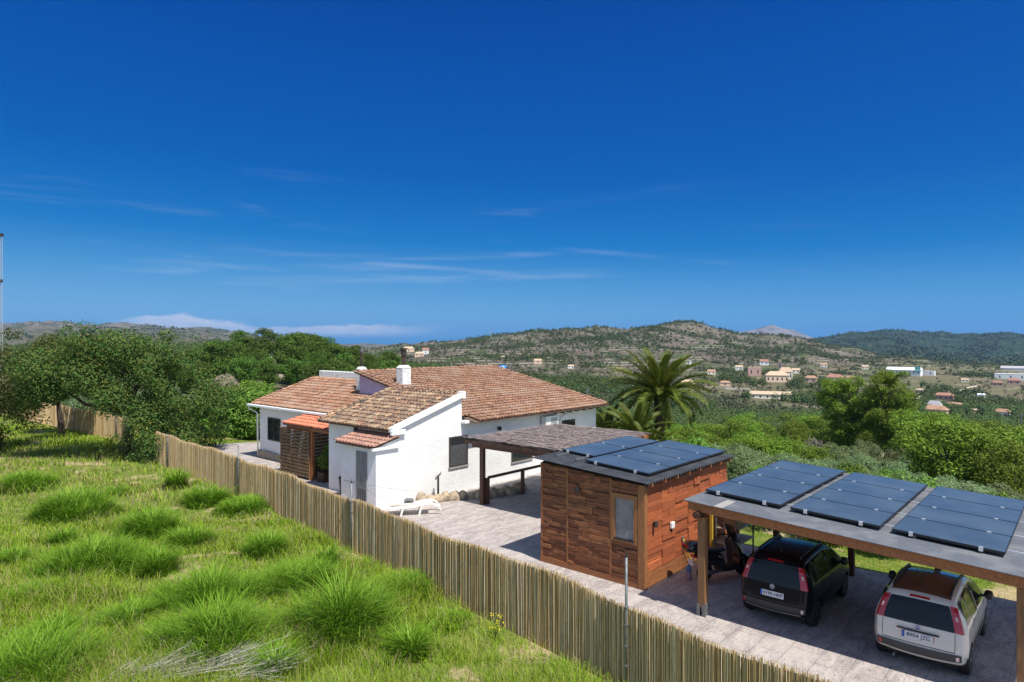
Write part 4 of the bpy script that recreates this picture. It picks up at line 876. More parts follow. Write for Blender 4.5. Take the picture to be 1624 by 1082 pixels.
def hatchback(name, label, u, v, paint, roof_paint, black):
    t = thing(name, label, 'car', u-.55, v, 0); t['_org'] = (0,0,0)
    V_, F_ = body_mesh(); me = bpy.data.meshes.new('body'); me.from_pydata(V_, [], F_); me.update()
    bmm = bmesh.new(); bmm.from_mesh(me); bmesh.ops.recalc_face_normals(bmm, faces=bmm.faces); bmm.to_mesh(me); bmm.free()
    body = link_mesh('body', me, [paint, MT['dark']], t, smooth=True)
    AX = (.60, 2.90); cut = MB()
    for x in AX:
        for sg in (-1, 1): cut.lathe([(.335, -.17),(.335,.2)], (x, sg*.80, .29), 'y', 40)
    cme = bpy.data.meshes.new('arch_cut'); cme.from_pydata(cut.v, [], cut.f); cme.materials.append(paint); cme.materials.append(MT['dark']); [setattr(p_, 'material_index', 1) for p_ in cme.polygons]
    bmm = bmesh.new(); bmm.from_mesh(cme); bmesh.ops.recalc_face_normals(bmm, faces=bmm.faces); bmm.to_mesh(cme); bmm.free()
    co = bpy.data.objects.new('arch_cut', cme); C.objects.link(co); co.parent = t
    md = body.modifiers.new('b', 'BOOLEAN'); md.object = co; md.operation = 'DIFFERENCE'; md.solver = 'EXACT'; md.use_self = True
    bpy.context.view_layer.update(); dg = bpy.context.evaluated_depsgraph_get()
    nm = bpy.data.meshes.new_from_object(body.evaluated_get(dg)); body.modifiers.clear(); body.data = nm; bpy.data.objects.remove(co)
    red = MT.setdefault('lamp_red', mat('red_lens', (.42,.012,.018), .12, coat=.8)); wl_ = MT.setdefault('lamp_white', mat('clear_lens', (.75,.55,.55), .12, coat=.8))
    z_ = tz
    # roof panel in its own paint
    if roof_paint: patch(z_(1.455)+2, 13.6*NS, -1.15, 1.15, .003, 24, 16).build('roof', roof_paint, t, smooth=True)
    rw = patch(z_(.915), z_(1.36), -.97, .97, .006, taper=(.02,-.02)); w_ = rw.build('rear_window', MT['car_glass'], t, smooth=True)
    patch(z_(.945), z_(.965), -.2, .5, .016, 2, 10).build('wiper', MT['dark'], t)
    patch(z_(1.385), z_(1.425), -.34, .34, .010, 3, 8).build('brake_light', red, t, smooth=True)
    for sg in (-1, 1):
        m = MB(); P = []
        for i in range(17):
            a = i/16; z = .93+.45*a; lo = .95+.03*a; hi = 1.66-.10*a
            P.append([surf(z_(z) + 0.0, sg*(lo+(hi-lo)*j/8), .012) for j in range(9)])
        m.grid(P); tl = m.build('tail_light', red, t, smooth=True)
        m = MB(); m.grid([[surf(z_(1.12+.09*i/5), sg*(1.12+.20*j/4), .018) for j in range(5)] for i in range(6)]); m.build('lens', wl_, tl, smooth=True)
        g = [(.36,1.01),(.78,1.0),(.80,1.40),(.50,1.39),(.40,1.30)]; side_poly(sub(g), sg, .006).build('quarter_window', MT['car_glass'], t, smooth=True)
        g = [(.85,1.0),(1.58,.985),(1.58,1.425),(.87,1.41)]; side_poly(sub(g), sg, .006).build('rear_side_window', MT['car_glass'], t, smooth=True)
        g = [(1.66,.985),(2.60,.965),(2.22,1.36),(1.68,1.425)]; side_poly(sub(g), sg, .006).build('front_side_window', MT['car_glass'], t, smooth=True)
        for xa in (.98, 1.62, 2.56): side_poly(sub([(xa-.004,.36),(xa+.004,.36),(xa+.004,.98),(xa-.004,.98)], 3), sg, .003).build('door_seam', MT['dark'], t)
        for xa in (1.12, 1.78): m = MB(); hh = side_poly(sub([(xa,.855),(xa+.20,.855),(xa+.20,.90),(xa,.90)], 3), sg, .028); hh.build('door_handle', paint if not black else MT['dark'], t)
        side_poly(sub([(1.0,.38),(2.5,.38),(2.5,.50),(1.0,.50)], 6), sg, .010).build('side_strip', MT['dark'], t)
        m = MB(); m.tube([surf(z_(1.43)+8, sg*1.08, .03), surf(10*NS, sg*1.08, .045), surf(11.5*NS, sg*1.08, .05), surf(13*NS, sg*1.08, .035), surf(13.3*NS, sg*1.08, .0)], .024, 8); m.build('roof_rail', MT['dark'], t, smooth=True)
        m = MB(); y = halfw(2.42, 1.0); m.lathe([(.02,-.085),(.085,-.06),(.10,0),(.085,.06),(.02,.085)], (2.40, sg*(y+.13), 1.06), 'y', 14); m.box((2.38, sg*(y-.03), 1.0), (2.45, sg*(y+.08), 1.04)); m.build('door_mirror', MT['dark'], t, smooth=False)
        # bumper reflector
        tt = z_(.43); m = MB(); m.grid([[surf(z_(.385+.09*i/4), sg*(1.02+.22*j/5), .030) for j in range(6)] for i in range(5)]); m.build('rear_reflector', red if sg > 0 else wl_, t, smooth=True)
    m = MB(); P = []
    for i in range(7):
        z = .36+.155*i/6; P.append([surf(z_(z), -1.42+2.84*j/28, .022) for j in range(29)])
    m.grid(P); m.build('bumper_strip', MT['bumper_grey'], t, smooth=True)
    if black: m = MB(); m.grid([[surf(z_(.335+.012*i), -1.0+2.0*j/14, .03) for j in range(15)] for i in range(2)]); m.build('chrome_strip', MT['alu'], t)
    # number plate with its writing, emblem, handle bar above the plate
    def rear_pt(y, z, off): 
        tt = z_(z); p_, n_ = sil_at(tt); return surf(tt, y/(halfw(p_[0], p_[1])-RC), off)
    zc = .70; pm = MB(); pm.grid([[rear_pt(-.26+.52*j/8, zc-.055+.11*i, .020) for j in range(9)] for i in range(2)]); pl = pm.build('number_plate', MT['plate'], t)
    pb = MB(); pb.grid([[rear_pt(y, z, .023) for y in (.22,.26)] for z in (zc-.055, zc+.055)]); pb.build('plate_band', MT['plate_blue'], pl)
    fr = MB(); fr.grid([[rear_pt(-.27+.54*j/8, zc-.07+.14*i, .016) for j in range(9)] for i in range(2)]); fr.build('plate_frame', red if not black else MT['dark'], pl)
    p_, n_ = sil_at(z_(zc)); txt = bpy.data.curves.new('plate_text', 'FONT'); txt.body = '8904 JZG' if not black else '4190 HKP'; txt.size = .105; txt.align_x = 'CENTER'; txt.align_y = 'CENTER'; txt.extrude = .0005
    to = bpy.data.objects.new('plate_writing', txt); C.objects.link(to); to.parent = pl; rp = rear_pt(-.02, zc, .026); to.location = rp
    to.rotation_euler = Matrix(((0,n_[1],n_[0]),(-1,0,0),(0,-n_[0],n_[1]))).to_euler(); txt.materials.append(MT['plate_ink'])
    bpy.context.view_layer.update(); dg = bpy.context.evaluated_depsgraph_get(); nm = bpy.data.meshes.new_from_object(to.evaluated_get(dg)); mo = bpy.data.objects.new('plate_writing', nm); C.objects.link(mo); mo.parent = pl; mo.location = to.location; mo.rotation_euler = to.rotation_euler; mo['_org'] = (0,0,0); bpy.data.objects.remove(to)
    def disc(y, z, r, off, name, m_, par, n=20):
        m = MB(); c = rear_pt(y, z, off); p_, n_ = sil_at(z_(z)); rows = [c]
        for k in range(n):
            a = 2*math.pi*k/n; dy, dt = math.cos(a)*r, math.sin(a)*r; rows.append((c[0]-n_[1]*dt*-1*0+ (-dS[z_(z)][0])*0 + dS[z_(z)][0]*dt, c[1]+dy, c[2]+dS[z_(z)][1]*dt))
        m.add(rows, [(0, 1+k, 1+(k+1) % n) for k in range(n)]); return m.build(name, m_, par)
    em = disc(0, .865, .052, .022, 'emblem', MT['alu'], t); disc(0, .865, .041, .025, 'emblem_centre', MT['emblem_red'] if black else MT['emblem_blue'], em)
    m = MB()
    for k in range(4): y = .024-k*.016; c = rear_pt(y, .865, .028); m.add([(c[0], c[1]-.004, c[2]-.022), (c[0], c[1]+.004, c[2]-.022), (c[0]+.004, c[1]+.004, c[2]+.022), (c[0]+.004, c[1]-.004, c[2]+.022)], [(0,1,2,3)])
    m.build('emblem_letters', MT['alu'], em)
    if not black:
        m = MB(); m.grid([[rear_pt(-.36+.72*j/12, .785+.035*i, .032) for j in range(13)] for i in range(2)]); m.build('tailgate_bar', MT['dark'], t)
    # tailgate seam
    for c in (-.97, .97): m = MB(); m.grid([[surf(z_(.56+.35*i/8), c+.014*j, .004) for j in range(2)] for i in range(9)]); m.build('tailgate_seam', MT['dark'], t)
    m = MB(); m.grid([[surf(z_(.548+.010*i), -.97+1.94*j/12, .004) for j in range(13)] for i in range(2)]); m.build('tailgate_seam', MT['dark'], t)
    m = MB(); p_ = surf(z_(1.46)+10, 0, .01); m.tube([p_, (p_[0]-.10, p_[1], p_[2]+.30)], [.008,.003], 6); m.lathe([(.03,0),(.018,.03)], p_, 'z', 10); m.build('aerial', MT['dark'], t)
    # windscreen, headlamps
    patch(14.25*NS, 15.9*NS, -1.05, 1.05, .006).build('windscreen', MT['car_glass'], t, smooth=True)
    for sg in (-1, 1): m = MB(); m.grid([[surf(18.5*NS+i*NS*.22, sg*(.85+.6*j/6), .010) for j in range(7)] for i in range(7)]); m.build('headlight', wl_, t, smooth=True)
    m = MB(); m.box((.35,-.62,.155),(3.3,.62,.26)); m.build('underbody', MT['dark'], t)
    for x in AX:
        for sg in (-1, 1):
            cy = sg*.715; m = MB(); m.lathe([(.17,-.085),(.275,-.085),(.288,-.06),(.29,0),(.288,.06),(.275,.085),(.17,.085)], (x,cy,.29), 'y', 36); wh = m.build('wheel', MT['rubber'], t, smooth=True)
            m = MB(); m.lathe([(.185,sg*.055),(.185,sg*.075),(.165,sg*.08),(.16,sg*.03)], (x,cy,.29), 'y', 30)
            for k in range(5):
                a = k*2*math.pi/5+.3; dx, dz = math.cos(a), math.sin(a); nx_, nz_ = -dz, dx; y0, y1 = cy+sg*.045, cy+sg*.082
                m.hexa([(x+nx_*.035,y0,.29+nz_*.035),(x+dx*.165+nx_*.022,y0,.29+dz*.165+nz_*.022),(x+dx*.165-nx_*.022,y0,.29+dz*.165-nz_*.022),(x-nx_*.035,y0,.29-nz_*.035),(x+nx_*.035,y1,.29+nz_*.035),(x+dx*.165+nx_*.022,y1,.29+dz*.165+nz_*.022),(x+dx*.165-nx_*.022,y1,.29+dz*.165-nz_*.022),(x-nx_*.035,y1,.29-nz_*.035)])
            m.lathe([(.045,sg*.04),(.045,sg*.09)], (x,cy,.29), 'y', 14); m.build('rim', MT['rim'] if not black else MT['rim_dark'], wh)
    if not black:
        m = MB(); m.tube([(.12,.42,.22),(.02,.42,.21)], .022, 8); m.build('exhaust', MT['galv'], t)
    return t
MT['car_glass'] = mat('tinted_car_glass', (.010,.013,.014), .08, spec=.35)
MT['bumper_grey'] = mat('bumper_plastic', (.045,.047,.052), .55)
MT['plate'] = mat('plate_white', (.72,.73,.75), .4); MT['plate_blue'] = mat('plate_blue', (.03,.13,.5), .4); MT['plate_ink'] = mat('plate_ink', (.02,.02,.02), .6)
MT['emblem_red'] = mat('emblem_red', (.05,.06,.18), .3); MT['emblem_blue'] = mat('emblem_blue', (.03,.05,.28), .3)
p_white = mat('warm_white_paint', (.70,.67,.62), .28, coat=1, spec=.5); p_black = mat('black_paint', (.004,.005,.007), .3, coat=.22, spec=.25); p_brown = mat('brown_roof_paint', (.15,.078,.056), .3, coat=1)
hatchback('parked_car', 'warm white small hatchback with a brown roof parked at the open right side', 15.45, 2.57, p_white, p_brown, False)
hatchback('parked_car', 'glossy black small hatchback parked in the carport beside the scooter', 15.75, 5.50, p_black, None, True)

# ------------------------------------------------------------ scooter
t = thing('scooter', 'black and dark bronze motor scooter with top box parked left of the black car', 'scooter', 16.75, 7.86, 0, rot=R(-25)); t['_org'] = (0,0,0)
gm_ = mat('scooter_gloss', (.018,.018,.022), .2, coat=.8); br_ = mat('scooter_bronze', (.045,.028,.026), .35, coat=.5)
for x in (0, 1.32):
    m = MB(); m.lathe([(.15,-.055),(.22,-.06),(.25,-.03),(.255,0),(.25,.03),(.22,.06),(.15,.055)], (x,0,.255), 'y', 30); wh = m.build('wheel', MT['rubber'], t, smooth=True)
    m = MB(); m.lathe([(.15,-.045),(.13,-.02)], (x,0,.255), 'y', 24); m.lathe([(.04,-.07),(.04,.07)], (x,0,.255), 'y', 12)
    for k in range(6): a = k*math.pi/3; m.tube([(x,0,.255),(x+.15*math.cos(a),0,.255+.15*math.sin(a))], .016, 6)
    m.build('rim', MT['rim_dark'], wh)
def loft(sec):   # sections: (x, zc, halfheight, halfwidth)
    m = MB(); P = []
    for x, zc, hh, hw in sec: P.append([(x, hw*math.copysign(abs(math.cos(a))**.8, math.cos(a)), zc+hh*math.copysign(abs(math.sin(a))**.8, math.sin(a))) for a in [2*math.pi*k/20 for k in range(21)]])
    m.grid(P); n = len(m.v); m.f.append(tuple(range(20))); m.f.append(tuple(range(n-21, n-1))[::-1]); return m
loft([(-.32,.74,.04,.05),(-.2,.70,.12,.13),(.05,.62,.18,.18),(.3,.58,.20,.19),(.5,.50,.22,.18),(.58,.42,.16,.15)]).build('rear_body', gm_, t, smooth=True)
loft([(-.28,.80,.03,.10),(-.15,.83,.05,.15),(.15,.84,.06,.17),(.4,.80,.06,.16),(.62,.80,.05,.12)]).build('seat', MT['dark'], t, smooth=True)
loft([(.45,.30,.09,.16),(.7,.27,.07,.20),(1.0,.30,.09,.19),(1.08,.34,.08,.16)]).build('footboard', MT['dark'], t, smooth=True)
m = MB(); m.grid([[(x+.10*abs(y/.26)**2*(-1), y*wd, z) for y in (-.26,-.2,-.1,0,.1,.2,.26)] for x, z, wd in ((1.06,.30,.7),(1.10,.5,1.0),(1.08,.7,1.05),(1.0,.9,.9),(.93,1.02,.6))]); m.grid([[(x+.06-.16*abs(y/.26)**2, y*wd, z) for y in (.26,.2,.1,0,-.1,-.2,-.26)] for x, z, wd in ((1.12,.30,.7),(1.2,.5,1.0),(1.18,.7,1.05),(1.06,.9,.9),(.95,1.03,.6))]); m.build('leg_shield', br_, t, smooth=True)
loft([(1.05,.54,.05,.05),(1.2,.56,.05,.11),(1.35,.55,.05,.12),(1.5,.48,.05,.10),(1.6,.38,.03,.06)]).build('front_mudguard', gm_, t, smooth=True)
m = MB(); m.tube([(1.32,.09,.26),(1.1,.09,.72)], .022, 8); m.tube([(1.32,-.09,.26),(1.1,-.09,.72)], .022, 8); m.tube([(1.08,0,.7),(.93,0,1.08)], .03, 8); m.build('fork', MT['galv'], t)
m = MB(); m.tube([(.86,-.36,1.08),(.93,-.2,1.10),(.94,0,1.08),(.93,.2,1.10),(.86,.36,1.08)], .02, 8); m.tube([(.84,-.38,1.08),(.90,-.24,1.10)], .03, 8); m.tube([(.84,.38,1.08),(.90,.24,1.10)], .03, 8); hb = m.build('handlebar', MT['dark'], t, smooth=True)
loft([(.86,1.06,.05,.08),(.95,1.07,.09,.14),(1.08,1.02,.09,.12),(1.14,.98,.05,.07)]).build('headlamp_cowl', gm_, t, smooth=True)
for sg in (-1, 1): m = MB(); m.tube([(.92,sg*.2,1.10),(.88,sg*.3,1.3)], .007, 6); mm = m.build('mirror_stem', MT['dark'], t); m = MB(); m.lathe([(.02,-.012),(.055,-.008),(.055,.008),(.02,.012)], (.87,sg*.32,1.33), 'x', 14); m.build('mirror', MT['dark'], t)
m = MB(); m.grid([[(1.02-(z-1.1)*.35+abs(y)*-.3, y*(1-.5*(z-1.1)), z) for y in (-.2,-.1,0,.1,.2)] for z in (1.1,1.25,1.42)]); m.build('windscreen', MT['car_glass'], t, smooth=True)
tb_ = loft([(-.66,1.0,.05,.12),(-.62,1.0,.13,.19),(-.45,1.0,.16,.22),(-.25,1.0,.14,.20),(-.2,1.0,.05,.12)]).build('top_box', gm_, t, smooth=True)
m = MB(); m.box((-.66,-.15,1.02),(-.615,.15,1.08)); m.build('reflector', MT['lamp_red'], tb_)
m = MB(); m.box((-.4,-.07,.70),(-.3,.07,.76)); m.build('tail_light', MT['lamp_red'], t); m = MB(); m.box((-.47,-.09,.50),(-.455,.09,.66)); m.tube([(-.3,0,.7),(-.46,0,.6)], .015, 6); m.build('number_plate', MT['plate'], t)
m = MB(); m.tube([(.45,-.18,.28),(.0,-.2,.30),(-.22,-.2,.36)], [.03,.06,.055], 10); m.build('exhaust', MT['galv'], t, smooth=True)
m = MB(); m.tube([(.55,.1,.2),(.5,.25,.02)], .014, 6); m.build('side_stand', MT['galv'], t)
m = MB(); m.tube([(-.1,0,.78),(-.35,0,.86),(-.45,0,.87)], .02, 6); m.build('box_rack', MT['galv'], t)
# ------------------------------------------------------------ foliage
def leaf(name, isl, tr=.25, sc=.35, amt=.3, rough=.75, obj=True):
    m = mat(name, island=isl, rough=rough, spec=.2, trans=tr); tint(m, sc, amt, obj); return m
LM = dict(
 carob=leaf('carob_leaf', [(0.032,0.069,0.015),(0.055,0.11,0.022),(0.086,0.145,0.028),(0.045,0.086,0.02),(0.119,0.166,0.034),(0.142,0.119,0.02)], .2, .5),
 carob2=leaf('bronze_carob_leaf', [(0.063,0.094,0.019),(0.105,0.123,0.029),(0.049,0.08,0.022),(0.14,0.123,0.036),(0.084,0.131,0.036)], .2, .5),
 pine=leaf('pine_needle', [(0.076,0.14,0.013),(0.141,0.232,0.022),(0.205,0.303,0.029),(0.107,0.18,0.02),(0.255,0.335,0.033)], .22, .22, .35),
 darkpine=leaf('dark_pine_needle', [(0.04,0.086,0.013),(0.079,0.146,0.018),(0.119,0.187,0.024),(0.059,0.113,0.017)], .2, .2, .35),
 lime=leaf('fresh_leaf', [(0.083,0.171,0.022),(0.138,0.249,0.032),(0.193,0.315,0.049),(0.11,0.197,0.032)], .3, .7, .25),
 olive=leaf('olive_leaf', [(0.115,0.18,0.072),(0.172,0.252,0.099),(0.23,0.312,0.138),(0.138,0.216,0.088),(0.276,0.348,0.176)], .25, .5, .25),
 dusty=leaf('dusty_leaf', [(0.108,0.15,0.055),(0.156,0.195,0.072),(0.204,0.234,0.099),(0.12,0.156,0.066)], .22, .5, .3),
 palm=leaf('palm_leaflet', [(0.05,0.083,0.01),(0.095,0.125,0.015),(0.147,0.164,0.022),(0.066,0.105,0.014),(0.213,0.197,0.037)], .28, .8, .25, .5),
 bare=leaf('bare_twig_haze', [(.22,.18,.16),(.28,.24,.21),(.17,.15,.12)], .1, .6, .2),
 yellow=leaf('yellow_petal', [(.75,.55,.02),(.85,.65,.03)], .2))
def crown_pts(rng, lobes, n, shell=.55):
    """points over a set of lobes (x,y,z,rx,ry,rz); denser toward each lobe's skin, with holes"""
    L = np.array(lobes, float); wgt = (L[:,3]*L[:,4]*L[:,5])**.67; k = rng.choice(len(L), int(n*1.5), p=wgt/wgt.sum())
    d = rng.normal(size=(len(k), 3)); d /= np.linalg.norm(d, axis=1)[:, None]; r = shell + (1-shell)*rng.rand(len(k))**.6
    r = r*(.86+.34*fbm(d[:,0]*2.3+k*3.1, d[:,1]*2.3+d[:,2]*1.7, 3, 11))
    P = L[k, :3] + d*r[:, None]*L[k, 3:6]
    hole = fbm(P[:,0]*.9+31, P[:,2]*.9+P[:,1]*.7, 3, 4) > .34
    P = P[hole][:n]; return P, d[hole][:n]
def leaves(rng, P, Dn, size, asp=.4, droop=0, up=.25, spread=.8):
    n = len(P); nr = Dn*.75 + rng.normal(size=(n, 3))*spread*.62; nr[:,2] += up+.25; nr /= np.linalg.norm(nr, axis=1)[:, None]
    a = np.cross(nr, rng.normal(size=(n, 3))); a /= np.linalg.norm(a, axis=1)[:, None]; s = np.cross(nr, a)
    L = size*(.6+.8*rng.rand(n))[:, None]; w_ = L*asp
    v = np.stack([P, P+a*L*.5+s*w_*.5, P+a*L, P+a*L*.5-s*w_*.5], 1).reshape(-1, 3); f = np.arange(4*n).reshape(n, 4); return v, f
def crown_mesh(name, rng, lobes, n, size, m, asp=.4, **k):
    sh = k.pop('shell', .55); P, Dn = crown_pts(rng, lobes, n, sh); v, f = leaves(rng, P, Dn, size, asp, **k)
    me = bpy.data.meshes.new(name); nv = len(v); nf = len(f); me.vertices.add(nv); me.vertices.foreach_set('co', v.astype(np.float32).ravel()); me.loops.add(nf*4); me.loops.foreach_set('vertex_index', f.astype(np.int32).ravel()); me.polygons.add(nf); me.polygons.foreach_set('loop_start', np.arange(0, nf*4, 4, dtype=np.int32)); me.polygons.foreach_set('loop_total', np.full(nf, 4, np.int32)); me.update(calc_edges=True)
    me.materials.append(m); return me
def trunk_mesh(name, rng, h, r, limbs, bend=.15, m=None):
    b_ = MB(); pts = [(0,0,-.4)]; x = y = 0
    for k in range(1, 6): x += rng.normal()*bend*h/8; y += rng.normal()*bend*h/8; pts.append((x, y, h*k/5))
    b_.tube(pts, [r*(1.25-.2*k) for k in range(6)], 9)
    for (tx, ty, tz_) in limbs:
        k = min(4, max(1, int(tz_/h*3.2))); s = Vector(pts[k]); e = Vector((tx, ty, tz_)); mid_ = (s+e)/2 + Vector((rng.normal()*.15, rng.normal()*.15, -.1*(e-s).length)); b_.tube([s, mid_, e], [r*.5, r*.32, r*.08], 6)
    me = bpy.data.meshes.new(name); me.from_pydata(b_.v, [], b_.f); me.materials.append(m or MT['bark']); me.update(); return me
def lobes_pine(rng, h, w_, n=26, flat=.6, low=.30):
    out = []
    for i in range(n):
        f_ = rng.rand(); z = h*(low+(1-low)*f_*.93); R_ = w_/2*math.sin(math.pi*min(1, .18+.80*(1-f_)**.75))**.8; a = rng.rand()*6.283; rr_ = R_*rng.rand()**.5*.85; s = w_*rng.uniform(.11,.20)
        out.append((rr_*math.cos(a), rr_*math.sin(a), z, s*1.12, s*1.12, s*flat*1.1))
    out.append((0,0,h*.90,w_*.13,w_*.13,h*.09)); return out
def lobes_round(rng, h, w_, n=18, low=.25):
    out = []
    for i in range(n):
        a = rng.rand()*6.283; e = rng.rand(); z = h*(low+(1-low)*e*.82); R_ = w_/2*math.sqrt(max(.05, 1-((e-.35)/.75)**2)); rr_ = R_*rng.rand()**.5*.8; s = w_*rng.uniform(.13,.22); out.append((rr_*math.cos(a), rr_*math.sin(a), z, s, s, s*.8))
    return out
VAR = {}
def variant(kind, i, h, w_, n, size, m, lob, asp=.4, **k):
    rng = np.random.RandomState(hash((kind, i)) % 1000 if False else sum(map(ord, kind))*7+i*13); L = lob(rng, h, w_); 
    VAR[(kind, i)] = (trunk_mesh(kind+'_trunk', rng, h*.8, max(.05, h*.018), [(l[0], l[1], l[2]) for l in L[:10]]), crown_mesh(kind+'_crown', rng, L, n, size, m, asp, **k), h)
for i in range(6): variant('pine', i, 8, 7.2, 9500, .33, LM['pine'], lambda r, h, w_: lobes_pine(r, h, w_, 36, .6, .14), .34, up=.2)
for i in range(4): variant('darkpine', i, 8, 6.8, 7000, .40, LM['darkpine'], lambda r, h, w_: lobes_pine(r, h, w_, 32, .65, .22), .38, up=.2)
for i in range(3): variant('lime', i, 4, 4.2, 5200, .22, LM['lime'], lambda r, h, w_: lobes_round(r, h, w_, 18, .15), .5)
for i in range(4): variant('olive', i, 4, 4.8, 8500, .19, LM['olive'], lambda r, h, w_: lobes_round(r, h, w_, 22, .12), .30, up=.5)
for i in range(3): variant('dusty', i, 3, 3.8, 5200, .20, LM['dusty'], lambda r, h, w_: lobes_round(r, h, w_, 18, .12), .4)
for i in range(2): variant('bare', i, 3, 3.2, 2600, .30, LM['bare'], lambda r, h, w_: lobes_round(r, h, w_, 14, .15), .08)
variant('cypress', 0, 8, 1.5, 3600, .30, LM['darkpine'], lambda r, h, w_: [(r.normal()*.06, r.normal()*.06, h*z, w_*.5*(1-z)**.45+.12, w_*.5*(1-z)**.45+.12, .6) for z in np.linspace(.08,.95,18)], .35, up=1)
variant('cypress', 1, 8, 2.6, 5200, .30, LM['darkpine'], lambda r, h, w_: [(r.normal()*.12, r.normal()*.12, h*z, w_*.5*(1-z)**.8+.15, w_*.5*(1-z)**.8+.15, .5) for z in np.linspace(.06,.96,20)], .35, up=.3)
NM = dict(pine='pine_tree', darkpine='pine_tree', lime='broadleaf_tree', olive='olive_bush', dusty='dusty_bush', bare='leafless_bush', cypress='cypress_tree')
CT = dict(pine='tree', darkpine='tree', lime='tree', olive='bush', dusty='bush', bare='bush', cypress='tree')
def plant(kind, px, D, h, label, group=None, i=None, wx=1.0, rng=random.Random(77), z=None, tr=True, sink=.15):
    x, y = ray(px, D); n = len([k for k in VAR if k[0] == kind]); i = rng.randrange(n) if i is None else i
    t_, c_, h0 = VAR[(kind, i)]; s = h/h0; e = bpy.data.objects.new(NM[kind], None); C.objects.link(e); e.location = (x, y, (ground(x, y) if z is None else z)-sink*s); e.rotation_euler = (0, 0, rng.uniform(0, 6.28)); e.scale = (s*wx, s*wx, s)
    tag(e, label, CT[kind], group)
    for nm_, me in (('trunk', t_), ('crown', c_)):
        if nm_ == 'trunk' and not tr: continue
        o = bpy.data.objects.new(nm_, me); C.objects.link(o); o.parent = e
    return e
# --- the big carob on the fence line, and its bronze neighbour at the left edge
def big_tree(label, px, D, lobes, h, n, size, m, r, cat='tree', name='carob_tree', asp=.45, limbs=12, seed=5):
    x, y = ray(px, D); e = thing(name, label, cat, xy=(x, y), z=ground(x, y)); e.rotation_euler = (0,0,0); rng = np.random.RandomState(seed)
    for nm_, me in (('trunk', trunk_mesh('trunk', rng, h*.55, r, [l[:3] for l in lobes[:limbs]], .25)), ('crown', crown_mesh('crown', rng, lobes, n, size, m, asp, shell=.35))):
        o = bpy.data.objects.new(nm_, me); C.objects.link(o); o.parent = e
    return e
def px_lobes(px0, D, specs, rng):
    """specs: (dx, z, r) metres from the trunk, spread in depth"""
    out = []
    for dx, z, r in specs:
        for k in range(2): out.append((dx+rng.normal()*.35, rng.uniform(-2.4, 2.4), z+rng.normal()*.25, r*1.05, r*1.05, r*.8))
    return out
rng = np.random.RandomState(3)
sp = [(-4.6,4.6,1.3),(-3.6,5.4,1.4),(-2.4,5.9,1.4),(-1.2,6.3,1.3),(0,6.2,1.5),(1.2,6.0,1.4),(2.4,5.6,1.4),(3.6,4.9,1.4),(4.5,4.0,1.3),(4.8,2.9,1.2),(4.5,1.9,1.1),(3.4,1.3,1.1),(2.3,1.6,1.2),(1.4,2.6,1.3),(2.8,3.4,1.4),(0,4.4,1.5),(-1.4,4.5,1.4),(-2.8,4.2,1.3),(-4.2,3.5,1.0),(.9,1.0,.8),(3.9,.9,.8),(-1.6,7.0,.6),(1.6,6.9,.5),(3.2,6.3,.5),(2.2,2.4,1.2),(3.2,2.4,1.2),(3.8,3.2,1.1),(1.8,.9,.9),(2.9,.8,.9),(.6,3.4,1.1)]
big_tree('large dark green carob tree with a leaning trunk where the reed fence bends', 198, 38.2, px_lobes(0, 0, sp, rng), 7, 66000, .15, LM['carob'], .28)
sp = [(-2.5,5.8,1.5),(-1,6.2,1.4),(.6,5.9,1.3),(1.8,5.2,1.3),(-2,4.2,1.5),(0,4.2,1.5),(1.9,3.7,1.3),(.6,2.6,1.3),(-1.4,2.4,1.4),(.8,2.0,1.0),(.2,1.1,1.0),(-1.8,1.0,1.2),(2.6,5.4,.8),(1.2,7.0,.5)]
big_tree('bronze green carob tree standing at the far left edge in front of the fence', -8, 39.5, px_lobes(0, 0, sp, rng), 6.5, 26000, .16, LM['carob2'], .25, seed=8)
sp = [(-2,5.4,1.1),(-.8,6.0,1.1),(.6,6.1,1.1),(1.9,5.4,1.2),(-1.6,4.2,1.1),(.2,4.4,1.2),(1.8,3.9,1.1)]
big_tree('olive green carob tree filling the gap behind the two front carobs', 98, 46, px_lobes(0, 0, sp, rng), 6.5, 16000, .17, LM['carob2'], .2, seed=9)
# --- twin-stemmed big pine
rng = np.random.RandomState(12)
for (px, D, h, w_, lab) in ((1402, 94, 13.6, 7.6, 'tall dark-trunked pine, the right one of the big pair in the middle distance'), (1340, 97, 12.6, 7.0, 'tall bushy pine, the left one of the big pair in the middle distance')):
    L = [(a_, b2_, c2_, r1*.74, r2*.74, r3*.70) for a_, b2_, c2_, r1, r2, r3 in lobes_pine(rng, h, w_*1.12, 84, .70, .22)]; big_tree(lab, px, D, L, h*1.45, 40000, .29, LM['pine'], .30, name='pine_tree', asp=.3, limbs=22, seed=int(px))
plant('cypress', 1246, 78, 6.4, 'dark pointed cypress standing among bushes below the orange-roofed villas', i=1)
